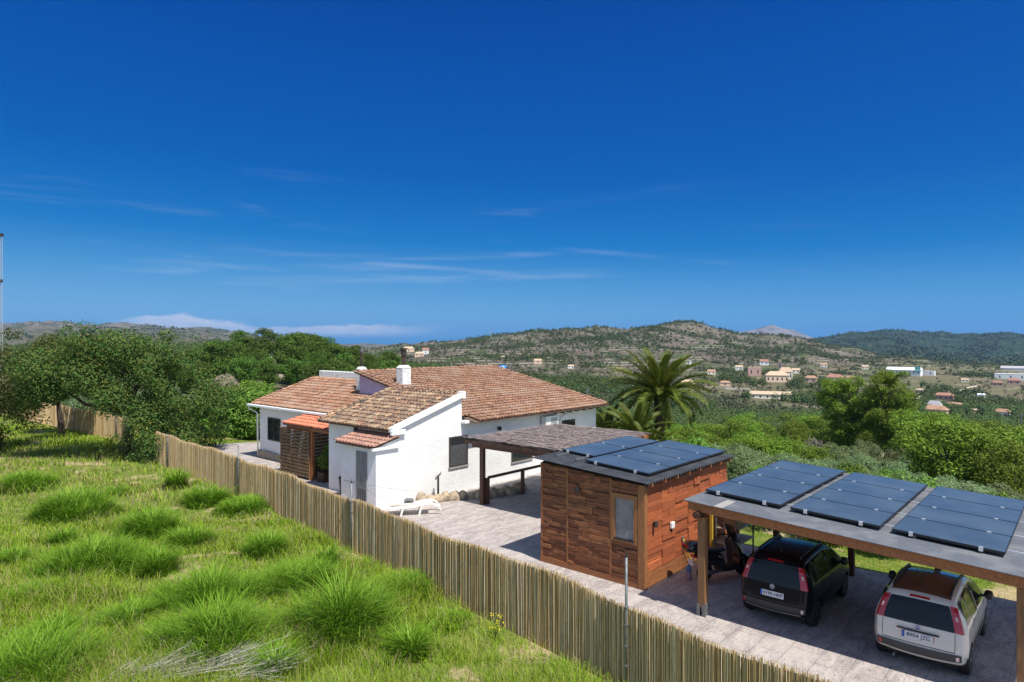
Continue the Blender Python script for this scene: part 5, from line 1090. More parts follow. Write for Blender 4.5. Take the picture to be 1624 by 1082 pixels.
# --- palm
def palm(name, label, px, D, ztop, nfr, flen, seed, zb=None, young=0):
    rg = np.random.RandomState(seed); x, y = ray(px, D); gz = ground(x, y) if zb is None else zb; t = thing(name, label, 'palm', xy=(x, y), z=gz); t.rotation_euler = (0,0,0); t['_org'] = (0,0,0); H_ = ztop-gz
    m = MB(); pts = [(0,0,-.3)] + [(rg.normal()*.02, rg.normal()*.02, H_*k/6) for k in range(1,7)]; m.tube(pts, [.34,.30,.27,.27,.29,.36,.30], 12)
    for k in range(int(H_*26)):
        z = k/26; a = k*2.4; r = .30; m.hexa([(r*math.cos(a-.25),r*math.sin(a-.25),z),(r*math.cos(a+.25),r*math.sin(a+.25),z),(r*.7*math.cos(a+.25),r*.7*math.sin(a+.25),z),(r*.7*math.cos(a-.25),r*.7*math.sin(a-.25),z),(r*1.3*math.cos(a-.15),r*1.3*math.sin(a-.15),z+.1),(r*1.3*math.cos(a+.15),r*1.3*math.sin(a+.15),z+.1),(r*.8*math.cos(a+.15),r*.8*math.sin(a+.15),z+.12),(r*.8*math.cos(a-.15),r*.8*math.sin(a-.15),z+.12)])
    m.build('trunk', MT['bark'], t)
    for k in range(nfr):
        a = k*2.39996+rg.uniform(-.2,.2); f_ = k/nfr; el = R(82)-f_*R(100)+rg.uniform(-.1,.1); L = flen*(.80+.25*math.sin(math.pi*min(1, f_+.15)))*rg.uniform(.9,1.08); bend = R(35)+f_*R(50)+young; ns = 22
        p = np.array((math.cos(a)*.12, math.sin(a)*.12, H_)); hd = np.array((math.cos(a), math.sin(a), 0)); sd = np.array((-math.sin(a), math.cos(a), 0)); V_ = []; Fq = []; prev = []
        q_ = p.copy(); tw = rg.uniform(-.3,.3)
        for s in range(ns+1):
            e_ = el-bend*(s/ns)**1.4; d_ = hd*math.cos(e_)+np.array((0,0,math.sin(e_))); nn = -hd*math.sin(e_)+np.array((0,0,math.cos(e_))); prev.append((q_.copy(), d_, nn)); q_ = q_ + d_*L/ns
        m = MB(); m.tube([tuple(a_[0]) for a_ in prev[::2]], [.035*(1-i_/12)+.006 for i_ in range(len(prev[::2]))], 5)
        nl = 58
        for l in range(nl):
            fr_ = .10+.90*l/nl; i_ = min(ns-1, int(fr_*ns)); g_ = fr_*ns-i_; c_ = prev[i_][0]*(1-g_)+prev[i_+1][0]*g_; d_, nn = prev[i_][1], prev[i_][2]; ll = flen*.17*math.sin(math.pi*(.12+.86*fr_))**.6+.05
            for sg in (-1, 1):
                dr = d_*.85+sd*sg*(.62)+nn*(.35+rg.normal()*.12+tw*sg); dr /= np.linalg.norm(dr); c2 = c_+dr*ll*.55; tip = c_+dr*ll+np.array((0,0,-.16*ll)); wv = d_*.021
                m.add([tuple(c_-wv), tuple(c_+wv), tuple(c2+wv*1.3), tuple(tip), tuple(c2-wv*1.3)], [(0,1,2,4),(2,3,4)])
        m.build('frond', LM['palm'], t)
    return t
palm('palm_tree', 'tall date palm with a wide arching crown beyond the pergola', 1046, 39, 3.3, 58, 3.2, 4)
palm('palm_tree', 'low bushy palm between the house corner and the tall palm', 962, 40, .6, 28, 2.2, 6)
palm('palm_tree', 'small palm with upright pale fronds at the foot of the tall palm', 1008, 36.5, 1.2, 30, 2.2, 9)
palm('palm_tree', 'little palm drooping over the back edge of the pergola roof', 1030, 35, .3, 24, 2.0, 13)
# --- shrubs and trees by zone: (kind, group, label, list of (px, D, h))
def zone(kind, group, label, n, pxr, Dr, hr, seed, tr=True, cond=None, wx=(.9,1.2), uniq=None):
    r = random.Random(seed); k = 0; tries = 0
    while k < n and tries < n*60:
        tries += 1; px = r.uniform(*pxr); D = math.exp(r.uniform(math.log(Dr[0]), math.log(Dr[1])))
        if cond and not cond(px, D): continue
        fx_ = (px-pxr[0])/(pxr[1]-pxr[0]); fd_ = math.log(D/Dr[0])/math.log(Dr[1]/Dr[0]); lab, grp = label, group
        if n > 10:
            cc_ = 'the left part' if fx_ < .25 else 'the middle left' if fx_ < .5 else 'the middle right' if fx_ < .75 else 'the right part'; rr_ = 'nearest row' if fd_ < .33 else 'middle row' if fd_ < .66 else 'farthest row'
            if n <= 30: cc_ = 'the left half' if fx_ < .5 else 'the right half'
            lab = f'{label}, {rr_}, {cc_}'; grp = f'{group}, {rr_}, {cc_}'
        plant(kind, px, D, r.uniform(*hr), lab, grp, wx=r.uniform(*wx), rng=r, tr=tr); k += 1
GP = 'shrubs on the slope directly behind the carport and shed'
zone('olive', GP, 'pale green bush close behind the carport roof', 44, (1120, 1560), (36, 50), (2.2, 3.2), 1, cond=lambda p, D: D > 34+(1624-p)*.012)
zone('olive', 'bushes beyond the shed roof', 'pale green bush beyond the shed roof', 26, (1080, 1300), (48, 66), (2.4, 3.6), 2)
zone('dusty', 'dusty bushes at the right edge of the slope', 'grey green bush right of the carport', 18, (1500, 1700), (30, 44), (1.9, 2.7), 3)
zone('lime', 'fresh green trees behind the carport', 'bright green small tree behind the carport', 9, (1280, 1420), (46, 60), (2.2, 3.4), 4)
zone('pine', 'young pines right of the big pair', 'rounded young pine right of the big pair', 30, (1450, 1720), (58, 96), (4.6, 8.0), 5, cond=lambda p, D: p > 1440)
zone('dusty', 'grey bushes below the young pines', 'round greyish bush below the young pines', 12, (1480, 1640), (42, 56), (2.2, 3.2), 6)
zone('pine', 'young pines left of the big pair', 'light green young pine left of the big pair', 20, (1085, 1330), (66, 98), (3.6, 5.6), 7)
zone('dusty', 'bushes at the feet of the big pines', 'low green bush below the big pines', 20, (1290, 1470), (80, 104), (2.0, 3.4), 21)
zone('olive', 'bushes in front of the big pines', 'pale bush in front of the big pines', 12, (1300, 1480), (56, 76), (2.2, 3.4), 22)
plant('bare', 1290, 84, 5.0, 'bare pinkish tree left of the big pair of pines', i=0)
plant('bare', 1120, 60, 3.0, 'leafless grey bush right of the tall palm', i=1)
zone('pine', 'belt of pines across the valley floor', 'pine in the valley belt left of the big pair', 70, (900, 1420), (110, 200), (6.0, 8.5), 8, cond=lambda p, D: D > 105+(p-900)*.05)
zone('pine', 'pines at the right foot of the valley', 'pine in the wood beyond the young pines', 40, (1400, 1720), (105, 235), (5.5, 8.5), 9)
zone('darkpine', 'pines behind the house roof ridge', 'dark pine behind the main roof ridge', 36, (640, 980), (120, 300), (5.5, 8.0), 10, cond=lambda p, D: D > 110)
zone('darkpine', 'pines on the rise left of the chimneys', 'dark tall pine left of the chimneys', 66, (335, 650), (126, 205), (6.5, 9.4), 11)
zone('darkpine', 'pines on the skyline behind the big carob', 'dark pine on the rise right of the big carob crown', 9, (200, 345), (120, 200), (5.0, 7.0), 12)
zone('pine', 'lighter pines in the hollow left of the house', 'lighter pine in the hollow left of the house', 30, (330, 620), (74, 118), (4.0, 6.6), 13)
zone('lime', 'garden trees beyond the patio', 'bright leafy tree beyond the patio', 22, (325, 420), (46, 66), (2.8, 4.2), 14)
zone('dusty', 'bushes left of the house', 'grey green bush left of the house', 16, (330, 520), (58, 80), (2.2, 3.4), 15)
zone('bare', 'leafless bushes left of the house', 'bare grey bush in the greenery left of the wing roof', 5, (380, 430), (56, 72), (2.4, 3.2), 16)
zone('lime', 'shrubs round the foot of the tall palm', 'leafy green shrub round the foot of the tall palm', 10, (935, 1115), (41, 49), (2.4, 3.6), 25)
zone('dusty', 'dull shrubs beyond the tall palm', 'dull green shrub just beyond the tall palm', 10, (930, 1130), (46, 56), (2.6, 3.8), 26)
zone('olive', 'olives behind the far reed fence', 'pale olive tree behind the far reed fence', 14, (-40, 300), (58, 74), (3.0, 4.2), 17)
zone('lime', 'fruit trees behind the carport', 'small leafy fruit tree on the grass directly behind the carport', 0, (0, 1), (20, 30), (1, 2), 18)
for (u_, v_, h_, lab) in ((23.4, 6.6, 2.5, 'small fruit tree seen between the scooter and the black car'), (23.2, 4.2, 2.7, 'small fruit tree with a dark forked trunk right of the black car'), (23.8, 1.9, 2.3, 'small fruit tree on the grass above the white car roof'), (23.5, 8.6, 2.3, 'small fruit tree behind the rack and scooter'), (25.2, 5.4, 2.0, 'bushy fruit tree further back behind the black car')):
    x, y, _ = W(u_, v_); e = plant('lime', 812+F*x/y, y, h_, lab, wx=.75, sink=.0)
plant('cypress', 532, 95, 7.0, 'slim dark cypress in front of the wood left of the parapet', i=0)
r_ = random.Random(5)
# --- plants near things
t = thing('potted_plant', 'leafy plant in a dark planter in front of the slatted porch screen', 'potted plant', 17.2, 26.6, 0); t['_org'] = (0,0,0)
m = MB(); m.box((-.45,-.25,0),(.45,.25,.45)); m.build('planter', MT['timber_dark'], t)
rng = np.random.RandomState(2); me = crown_mesh('foliage', rng, [(-.25,0,.95,.3,.3,.35),(.25,0,.85,.3,.25,.4),(0,0,1.2,.3,.3,.3),(.1,.1,1.55,.2,.2,.25)], 1400, .12, LM['lime'], .5); o = bpy.data.objects.new('foliage', me); C.objects.link(o); o.parent = t
x, y = ray(770, 13.5); t = thing('yellow_flower_plant', 'thin weed with bright yellow flowers in front of the reed fence', 'plant', xy=ray(785, 14.6), z=q); t['_org'] = (0,0,0); t.rotation_euler = (0,0,0)
m = MB(); rg = random.Random(4); tips = []
for k in range(14): a = rg.uniform(0,6.28); e = (math.cos(a)*rg.uniform(.05,.25), math.sin(a)*rg.uniform(.05,.25), rg.uniform(.25,.55)); m.tube([(0,0,0),(e[0]*.4,e[1]*.4,e[2]*.6),e], .004, 4); tips.append(e)
m.build('stems', LM['lime'], t); rng = np.random.RandomState(2); me = crown_mesh('flowers', rng, [(e[0],e[1],e[2],.05,.05,.05) for e in tips], 60, .03, LM['yellow'], .9); o = bpy.data.objects.new('flowers', me); C.objects.link(o); o.parent = t
# ------------------------------------------------------------ meadow
def blades(rng, P, h, wd, lean, az=None, K=3):
    """curved blades, K segments: P base n x 3"""
    n = len(P); az = rng.rand(n)*6.283 if az is None else az; hd = np.stack([np.cos(az), np.sin(az), np.zeros(n)], 1); sd = np.stack([-np.sin(az), np.cos(az), np.zeros(n)], 1)
    V_ = []
    for k in range(K+1):
        f_ = k/K; c = P + hd*(lean*h*f_**1.8)[:, None]; c[:, 2] += h*(f_-.35*lean*f_**2.4); w_ = (wd*(1-f_)**.7*(.6+.4*(k > 0)))[:, None]
        if k < K: V_ += [c-sd*w_, c+sd*w_]
        else: V_ += [c]
    V_ = np.stack(V_, 1); m = V_.shape[1]; b_ = np.arange(n)*m; F_ = []
    for k in range(K-1): F_.append(np.stack([b_+2*k, b_+2*k+1, b_+2*k+3, b_+2*k+2], 1))
    tri = np.stack([b_+2*K-2, b_+2*K-1, b_+2*K, b_+2*K], 1)
    return V_.reshape(-1, 3), np.concatenate(F_), tri[:, :3]
def mixed_mesh(name, v, qf, tf, m, parent=None):
    me = bpy.data.meshes.new(name); me.vertices.add(len(v)); me.vertices.foreach_set('co', v.astype(np.float32).ravel()); nl = len(qf)*4+len(tf)*3
    me.loops.add(nl); me.loops.foreach_set('vertex_index', np.concatenate([qf.ravel(), tf.ravel()]).astype(np.int32)); me.polygons.add(len(qf)+len(tf))
    st = np.concatenate([np.arange(len(qf))*4, len(qf)*4+np.arange(len(tf))*3]).astype(np.int32); tt = np.concatenate([np.full(len(qf), 4), np.full(len(tf), 3)]).astype(np.int32)
    me.polygons.foreach_set('loop_start', st); me.polygons.foreach_set('loop_total', tt); me.update(calc_edges=True); return link_mesh(name, me, m, parent)
GM = leaf('meadow_blade', [(0.127, 0.22, 0.009), (0.186, 0.313, 0.013), (0.255, 0.394, 0.021), (0.147, 0.255, 0.011), (0.333, 0.429, 0.038), (0.216, 0.336, 0.017), (0.47, 0.464, 0.098)], .35, .45, .30, .6, False)
TM = leaf('tall_grass_blade', [(0.069, 0.157, 0.006), (0.115, 0.241, 0.01), (0.175, 0.336, 0.016), (0.087, 0.19, 0.008), (0.331, 0.493, 0.064), (0.147, 0.291, 0.013), (0.248, 0.414, 0.032)], .35, .8, .25, .6, False)
DM = leaf('dry_blade', [(.42,.33,.16),(.34,.26,.12),(.50,.42,.24),(.28,.24,.10)], .2, .5, .2)
fx, fy, _ = resample(FP, .25); fX = fx*U[0]+fy*V[0]; fY = fx*U[1]+fy*V[1]; o_ = np.argsort(fY)
f2x, f2y, _ = resample([FP[0]]+FAR[::-1], .5); gX = f2x*U[0]+f2y*V[0]; gY = f2x*U[1]+f2y*V[1]; AY = np.concatenate([fY, gY]); AX_ = np.concatenate([fX, gX]); oo = np.argsort(AY); AY, AX_ = AY[oo], AX_[oo]
def in_field(x, y, mg=.12): return x < np.interp(y, AY, AX_) - mg*1.5
rng = np.random.RandomState(31)
def scatter(n, D0, D1, side=None, p=1.0):
    D = (D0**p + (D1**p-D0**p)*rng.rand(n))**(1/p) if p else np.exp(rng.uniform(math.log(D0), math.log(D1), n)); t_ = rng.uniform(-.86, .86, n); return t_*D, D
def meadow(n, D0, D1, p, keep, hbase, wbase, m, name, label):
    x, y = scatter(n, D0, D1, p=p); k = keep(x, y); x, y = x[k], y[k]
    dry = fbm(x*.55, y*.55, 4, 2); tall = fbm(x*.35+9, y*.35, 3, 6); k = rng.rand(len(x)) < np.clip((.62-dry)/.12, .22, 1); x, y, tall, dry = x[k], y[k], tall[k], dry[k]
    h = hbase*(.35+1.5*np.clip(tall-.25, 0, 1))*(.6+.8*rng.rand(len(x))); w_ = wbase*(.7+.6*rng.rand(len(x)))*np.clip(y/16, .8, 3.0); P = np.stack([x, y, np.full(len(x), q-.01)], 1)
    for i in np.where(y > 44)[0]: P[i, 2] = ground(x[i], y[i])-.01
    v, qf, tf = blades(rng, P, h, w_, .3+.7*rng.rand(len(x)), K=2); o = mixed_mesh(name, v, qf, tf, m); tag(o, label, 'grass', kind='stuff'); return o
meadow(300000, 11.5, 24, 1.0, lambda x, y: in_field(x, y), .36, .0095, GM, 'meadow_grass', 'bright green meadow grass covering the field left of the reed fence')
meadow(110000, 24, 58, .6, lambda x, y: in_field(x, y), .40, .012, GM, 'meadow_grass', 'bright green meadow grass in the far part of the field by the carob trees')
meadow(60000, 11.5, 40, .6, lambda x, y: in_field(x, y), .50, .006, DM, 'dry_grass', 'thin straw coloured stalks scattered through the meadow')
def yard(x, y):
    u_ = x*U[0]+y*U[1]; v_ = x*V[0]+y*V[1]; return ((u_ > 20.75) & (v_ < 9.5) & (u_ < 31)) | ((v_ > 41.8) & (u_ > 14.8) & (u_ < 30))
meadow(150000, 13, 30, .8, lambda x, y: yard(x, y) & (x > 4), .13, .010, GM, 'lawn_grass', 'rough sunlit grass on the strip behind the carport')
meadow(60000, 38, 60, 1, lambda x, y: yard(x, y) & (x < -8), .12, .02, GM, 'lawn_grass', 'green lawn beyond the far end of the patio')
# big clumps of long grass, each a thing
CL = [(118,790,1.45,.62,'wide clump of long grass at the left, below the shaded band'), (240,818,1.1,.5,'middle-sized clump of long grass at the centre left of the meadow'), (150,872,1.6,.55,'broad low clump of long grass below the wide left clump'), (335,925,1.35,.75,'clump of long dark green grass just left of the two biggest clumps'), (470,905,1.2,.65,'clump of long grass above and between the big clumps'), (545,975,1.25,1.0,'biggest bushy clump of long grass, nearest the fence in the lower centre'), (340,1000,1.6,.75,'big spreading clump of long grass at the lower centre left'), (640,915,.75,.5,'small clump of long grass touching the reed fence'), (40,1040,1.7,.65,'big clump of long grass in the bottom left corner'), (390,780,1.3,.35,'low green clump close to the fence post behind the dry patch'), (40,745,1.5,.45,'clump of long grass by the left edge below the carobs'), (210,960,1.1,.4,'low clump of grass left of the big spreading clump'), (60,920,1.2,.35,'flat clump of grass by the left edge, mid height of the meadow')]
r9 = random.Random(12)
for (px, py) in ((90,985),(200,1010),(130,1050),(250,880),(300,835),(420,850),(480,960),(440,1040),(590,930),(520,870),(20,865),(20,980),(280,745),(180,755),(330,770),(600,1030),(100,835),(390,905),(700,960),(650,1010)):
    CL.append((px, py, r9.uniform(.3,1.0), r9.uniform(.22,.55), None))
OR = 'leftmost,second,third,fourth,fifth,sixth,seventh,eighth,ninth,tenth,eleventh,twelfth,thirteenth,fourteenth,fifteenth,sixteenth,seventeenth,eighteenth,nineteenth,twentieth'.split(',')
sm2 = sorted([c for c in CL if c[4] is None], key=lambda c: (c[0], c[1]))
CL = [c if c[4] else c[:4]+(f'small tuft of long grass among the big clumps, {OR[sm2.index(c)]} from the left',) for c in CL]
for k, (px, py, r_, h_, lab) in enumerate(CL):
    D = F*(CAMH-q)/(py+30-541); x0, y0 = ray(px, D); rg = np.random.RandomState(50+k); n = int(3600*r_*(.5+h_))
    a = rg.rand(n)*6.283; rr = r_*(.72+.6*fbm(np.cos(a)*1.5+k, np.sin(a)*1.5, 2, 8))*rg.rand(n)**.6; P = np.stack([rr*np.cos(a), rr*np.sin(a)*.85, np.zeros(n)], 1)
    lump = fbm(P[:,0]*2.2+k*7, P[:,1]*2.2, 3, 3); keepb = rg.rand(n) < np.clip((lump-.26)/.25, .15, 1)*np.clip(1.5-rr/r_*1.0, .25, 1); P, a, rr, lump = P[keepb], a[keepb], rr[keepb], lump[keepb]; n = len(P)
    h = h_*(1.35 if py > 890 else 1.85)*np.clip(1.15-.75*(rr/r_)**1.6, .25, 2)*(.4+.75*rg.rand(n))*(.55+.9*lump); azb = np.where(rg.rand(n) < .5, rg.rand(n)*6.28, a+rg.normal(size=n)*.9); v, qf, tf = blades(rg, P, h, .0125*(.6+.7*rg.rand(n))*max(1, D/17), .35+.75*rg.rand(n), azb, K=4)
    o = mixed_mesh('grass_clump', v, qf, tf, TM); o.location = (x0, y0, q-.02); tag(o, lab, 'grass clump', 'clumps of long grass in the meadow')
# dead branches in the bottom foreground
for (px, py, L_, az, lab) in ((300,1075,1.9,.2,'tangle of dead grey twigs lying at the bottom edge of the meadow'), (215,1085,1.5,.5,'dead grey branch at the bottom edge, left of the twig tangle'), (385,1080,1.3,.1,'short dead grey branch at the right end of the twig tangle')):
    D = F*(CAMH-q)/(py-541); x0, y0 = ray(px, D); rg = random.Random(px); m = MB()
    for k in range(46):
        a = az+rg.gauss(0,.35); s = Vector((rg.uniform(-.6,.2), rg.uniform(-.35,.35), rg.uniform(.0,.08))); l = L_*rg.uniform(.35,1); d = Vector((math.cos(a), math.sin(a)*.8, rg.uniform(.02,.22)))
        p1 = s+d*l*.5+Vector((0,0,rg.uniform(0,.08))); p2 = s+d*l+Vector((0,0,rg.uniform(-.02,.12))); m.tube([s, p1, p2], [.008,.005,.002], 4)
        for j in range(3): b_ = p1+(p2-p1)*rg.random(); m.tube([b_, b_+Vector((math.cos(a+rg.uniform(-.9,.9))*.22, math.sin(a+rg.uniform(-.9,.9))*.22, rg.uniform(.02,.15)))], [.003,.001], 3)
    o = m.build('dead_branch', MT['twig'], None); o.location = (x0, y0, q+.10); tag(o, lab, 'branch', 'dead branches at the bottom edge')
# ------------------------------------------------------------ valley: scrub, woods, villas
VPOS = []
VM = dict(peach=mat('peach_render', (.72,.53,.38), .9), cream=mat('cream_render', (.80,.71,.58), .9), white=mat('far_white', (.78,.78,.77), .9), pink=mat('pink_render', (.46,.29,.24), .9), stone=mat('far_stone', (.33,.28,.22), .95, c2=(.25,.2,.16), scale=1),
          rorange=mat('orange_roof', (.44,.26,.17), .9, c2=(.36,.21,.13), scale=.6), rred=mat('red_roof', (.36,.17,.12), .9, c2=(.30,.15,.11), scale=.6), rtan=mat('tan_roof', (.50,.37,.25), .9), rgrey=mat('grey_roof', (.40,.38,.40), .9), rwhite=mat('white_roof', (.74,.74,.75), .8), teal=mat('teal_cladding', (.16,.48,.46), .6), win=mat('far_window', (.04,.045,.05), .4))
def villa(label, px, py, wpx, hpx, wall_, roof_, rot=0, roof='hip', wins=3, name='villa', cat='villa', teal=False, Dfix=None, flat=False, arches=False):
    D = Dfix or find_D(px, py, 150, 1700); x, y = ray(px, D); k = D/F; VPOS.append((px, D, wpx)); w_, h_ = wpx*k*1.0, hpx*k*1.15; d_ = max(w_*.42, 3.5) if w_ < 30 else w_*.3; z = ground(x, y)
    t = thing(name, label, cat, xy=(x, y), z=z); t['_org'] = (0,0,0); t.rotation_euler = (0,0,-math.atan2(x, y)+R(rot)); eh = h_*(.62 if roof != 'flat' else .92)
    m = MB(); m.box((-w_/2,-d_/2,-2.5),(w_/2,d_/2,eh)); m.build('wall', VM[wall_], t)
    m = MB(); o_ = min(.5, w_*.04)
    if roof == 'flat': m.box((-w_/2-.1,-d_/2-.1,eh),(w_/2+.1,d_/2+.1,h_))
    else:
        i_ = d_*.45 if roof == 'hip' else 0
        m.add([(-w_/2-o_,-d_/2-o_,eh),(w_/2+o_,-d_/2-o_,eh),(w_/2+o_,d_/2+o_,eh),(-w_/2-o_,d_/2+o_,eh),(-w_/2-o_,-d_/2-o_,eh+.15),(w_/2+o_,-d_/2-o_,eh+.15),(w_/2+o_,d_/2+o_,eh+.15),(-w_/2-o_,d_/2+o_,eh+.15),(-w_/2+i_,0,h_),(w_/2-i_,0,h_)],
              [(3,2,1,0),(0,1,5,4),(1,2,6,5),(2,3,7,6),(3,0,4,7),(4,5,9,8),(6,7,8,9),(5,6,9),(7,4,8)])
    m.build('roof', VM[roof_], t)
    for i in range(wins):
        c = -w_/2 + w_*(i+.5)/wins; ww = min(1.3, w_/wins*.45); m = MB(); zz0, zz1 = eh*.30, eh*.72
        m.box((c-ww/2,-d_/2-.04,zz0),(c+ww/2,-d_/2-.001,zz1)); m.build('window', VM['win'], t)
    if teal: m = MB(); m.box((w_/2-w_*.16,-d_/2-.25,eh*.55),(w_/2+.2,-d_/2-.05,h_*1.12)); m.build('teal_panel', VM['teal'], t)
    return t
villa('peach two-part villa with arches and pale roof, in the villa group above the pine belt', 1232, 606, 34, 15, 'peach', 'rtan', 8, wins=5)
villa('upper wing block of the peach arched villa with an orange roof', 1246, 602, 20, 17, 'cream', 'rtan', 8, wins=3)
villa('long low ochre building with a flat tan roof just above the pine belt', 1222, 632, 62, 10, 'cream', 'rtan', 3, 'gable', 6)
villa('small pink block house uphill left of the peach arched villa', 1196, 596, 20, 12, 'pink', 'rtan', 10, 'flat', 2)
villa('little white cottage with a bright red roof highest above the villas', 1212, 579, 13, 8, 'white', 'rred', 0, 'gable', 2, 'cottage', 'cottage')
villa('narrow ruined stone tower right of the little white cottage', 1237, 588, 5, 15, 'stone', 'rtan', 0, 'flat', 1, 'tower', 'tower')
villa('tan stone house half hidden by trees right of the pink block house', 1233, 600, 22, 9, 'stone', 'rtan', 14, wins=2)
villa('small house with a peach roof among dark trees left of the red roofed villa', 1286, 606, 17, 9, 'peach', 'rorange', -10, wins=2)
villa('long cream villa with a red tiled roof left of the big pines', 1324, 607, 24, 12, 'cream', 'rred', -6, wins=4)
villa('small orange roofed annex at the right end of the red tiled villa', 1349, 605, 13, 8, 'peach', 'rorange', 4, wins=2, name='annex', cat='annex')
villa('long white industrial hall with a teal end on the hillside at the right', 1434, 594, 48, 10, 'white', 'rwhite', -14, 'gable', 8, 'hall', 'hall', teal=True)
villa('low white annex to the right of the teal ended hall', 1470, 595, 22, 6, 'white', 'rwhite', -10, 'flat', 2, 'annex', 'annex')
villa('long low white warehouse cut by the right edge of the picture', 1612, 602, 56, 8, 'white', 'rwhite', 0, 'flat', 4, 'warehouse', 'warehouse')
villa('grey roofed greenhouse shed above the white warehouse', 1612, 590, 40, 8, 'white', 'rgrey', 0, 'gable', 0, 'warehouse', 'warehouse')
villa('rosy brick farmhouse beside a round dark tree above the peach villa', 1497, 634, 26, 10, 'pink', 'rred', -8, wins=4)
villa('large peach villa with a grey and yellow roof, nearest on the valley floor', 1484, 661, 32, 16, 'peach', 'rorange', -14, wins=5)
villa('upper block of the large peach villa under a grey roof', 1482, 655, 20, 17, 'cream', 'rgrey', -14, wins=2)
villa('low pale house with a pinkish roof right of the large peach villa', 1514, 647, 24, 8, 'cream', 'rorange', -4, wins=3)
villa('small house with an orange roof at the right beside the field rows', 1590, 662, 21, 12, 'white', 'rorange', -20, wins=2)
villa('brown roofed farmhouse below the white warehouse', 1582, 612, 14, 7, 'pink', 'rred', 0, wins=2)
villa('pinkish farmhouse near the right edge under the warehouse', 1608, 610, 16, 9, 'pink', 'rred', 6, wins=2)
villa('pale house peeping out right of the tall palm crown', 1090, 612, 20, 9, 'cream', 'rtan', 0, wins=2)
villa('orange walled farm building left of the peach arched villa', 1150, 612, 16, 7, 'peach', 'rorange', 0, wins=1)
villa('tiny white house on the hillside above the palm', 1092, 578, 9, 5, 'white', 'rwhite', 0, 'flat', 1)
villa('small sandy house alone on the valley edge above the main roof', 853, 577, 12, 7, 'peach', 'rtan', 0, 'gable', 1)
villa('long low stone building on the slope above the roof ridge', 738, 580, 30, 3, 'stone', 'rtan', 0, 'flat', 0, 'farm_building', 'building')
villa('peach house cut by the flue pipe on the left slope of the hill', 648, 559, 18, 8, 'peach', 'rtan', 0, wins=1)
villa('peach villa right of the flue pipe on the hill slope', 665, 566, 14, 7, 'peach', 'rtan', 0, wins=2)
villa('white house with a red roof highest on the left slope of the hill', 675, 562, 10, 9, 'white', 'rred', 0, 'gable', 1)
villa('white roofed house hidden in the pines on the left rise', 418, 566, 26, 7, 'white', 'rwhite', 0, 'flat', 1, Dfix=215)
villa('small white building between pine trunks at the far left of the rise', 367, 558, 14, 6, 'white', 'rwhite', 0, 'flat', 1, Dfix=212)
villa('sandy house peeping over the big carob tree', 244, 536, 11, 8, 'peach', 'rorange', 0, wins=1, Dfix=260)
for (px, py, w_, h_, wa, ro, lab) in ((1262, 592, 12, 7, 'cream', 'rtan', 'tiny cream house uphill right of the stone tower'), (1306, 583, 10, 6, 'white', 'rorange', 'tiny white house on the terraces above the red tiled villa'), (1372, 586, 9, 6, 'cream', 'rtan', 'tiny cream house on the terraces left of the teal ended hall'), (1172, 586, 11, 6, 'white', 'rtan', 'small white house on the slope left of the white cottage'), (1128, 594, 12, 7, 'cream', 'rorange', 'small cream house on the slope above the palm fronds'), (1530, 606, 10, 5, 'cream', 'rtan', 'tiny cream barn on the slope right of the teal ended hall'), (1556, 630, 10, 5, 'white', 'rwhite', 'little white shed on the fields right of the rosy farmhouse'), (1546, 655, 14, 6, 'cream', 'rtan', 'low cream outbuilding between the peach villa and the orange roofed house'), (1458, 622, 9, 5, 'stone', 'rtan', 'small stone hut below the teal ended hall'), (980, 590, 10, 6, 'cream', 'rorange', 'small cream house left of the tall palm crown'), (905, 584, 10, 5, 'white', 'rtan', 'tiny white house on the hill foot above the roof verge')):
    villa(lab, px, py, w_, h_, wa, ro, 8, 'gable', 2, 'cottage', 'cottage')
def clear(px, D):
    k = np.ones(len(px), bool)
    for vp, vd, vw in VPOS: k &= ~((abs(px-vp) < vw*.5+3) & (D > vd*.90) & (D < vd+8))
    return k
def blob_field(name, label, px, D, size, mt_, nq, seed, flat=.75, ks=None):
    rng = np.random.RandomState(seed); n = len(px); x = (px-812)/F*D; y = D; z = np.array([ground(a, b_) for a, b_ in zip(x, y)])
    rep_ = np.repeat(np.arange(n), nq); d = rng.normal(size=(n*nq, 3)); d[:,2] = abs(d[:,2])*.9; d /= np.linalg.norm(d, axis=1)[:, None]; s = size[rep_]; r = (.55+.45*rng.rand(n*nq))
    P = np.stack([x[rep_], y[rep_], z[rep_]], 1) + d*(s*r)[:, None]*np.array((.5,.5,flat)) + np.array((0,0,1))*(s*.12)[:, None]
    nr = d+rng.normal(size=d.shape)*.35; nr[:,2] += .3; nr /= np.linalg.norm(nr, axis=1)[:, None]; a = np.cross(nr, rng.normal(size=d.shape)); a /= np.linalg.norm(a, axis=1)[:, None]; b_ = np.cross(nr, a)
    k = ((np.clip(D[rep_]*ks, .28, 1.6) if ks else s*(.42 if nq > 9 else .55))*(.7+.6*rng.rand(n*nq)))[:, None]
    v = np.stack([P-a*k*.5-b_*k*.2, P+b_*k*.45, P+a*k*.5+b_*k*.1, P-b_*k*.45], 1).reshape(-1, 3)
    o = np_mesh(name, v, np.arange(len(v)).reshape(-1, 4), mt_); return tag(o, label, 'scrub' if 'scrub' in name else 'wood', kind='stuff')
MS = leaf('scrub_leaf', [(.07,.085,.04),(.10,.115,.055),(.05,.07,.032),(.13,.13,.075),(.08,.10,.04)], .15, .02, .3)
MW = leaf('far_wood_leaf', [(.055,.085,.022),(.080,.118,.030),(.040,.065,.020),(.105,.14,.040)], .15, .02, .3)
rng = np.random.RandomState(77)
def cand(n, p0, p1, D0, D1): return rng.uniform(p0, p1, n), np.exp(rng.uniform(math.log(D0), math.log(D1), n))
def wxy(px, D): return (px-812)/F*D, D
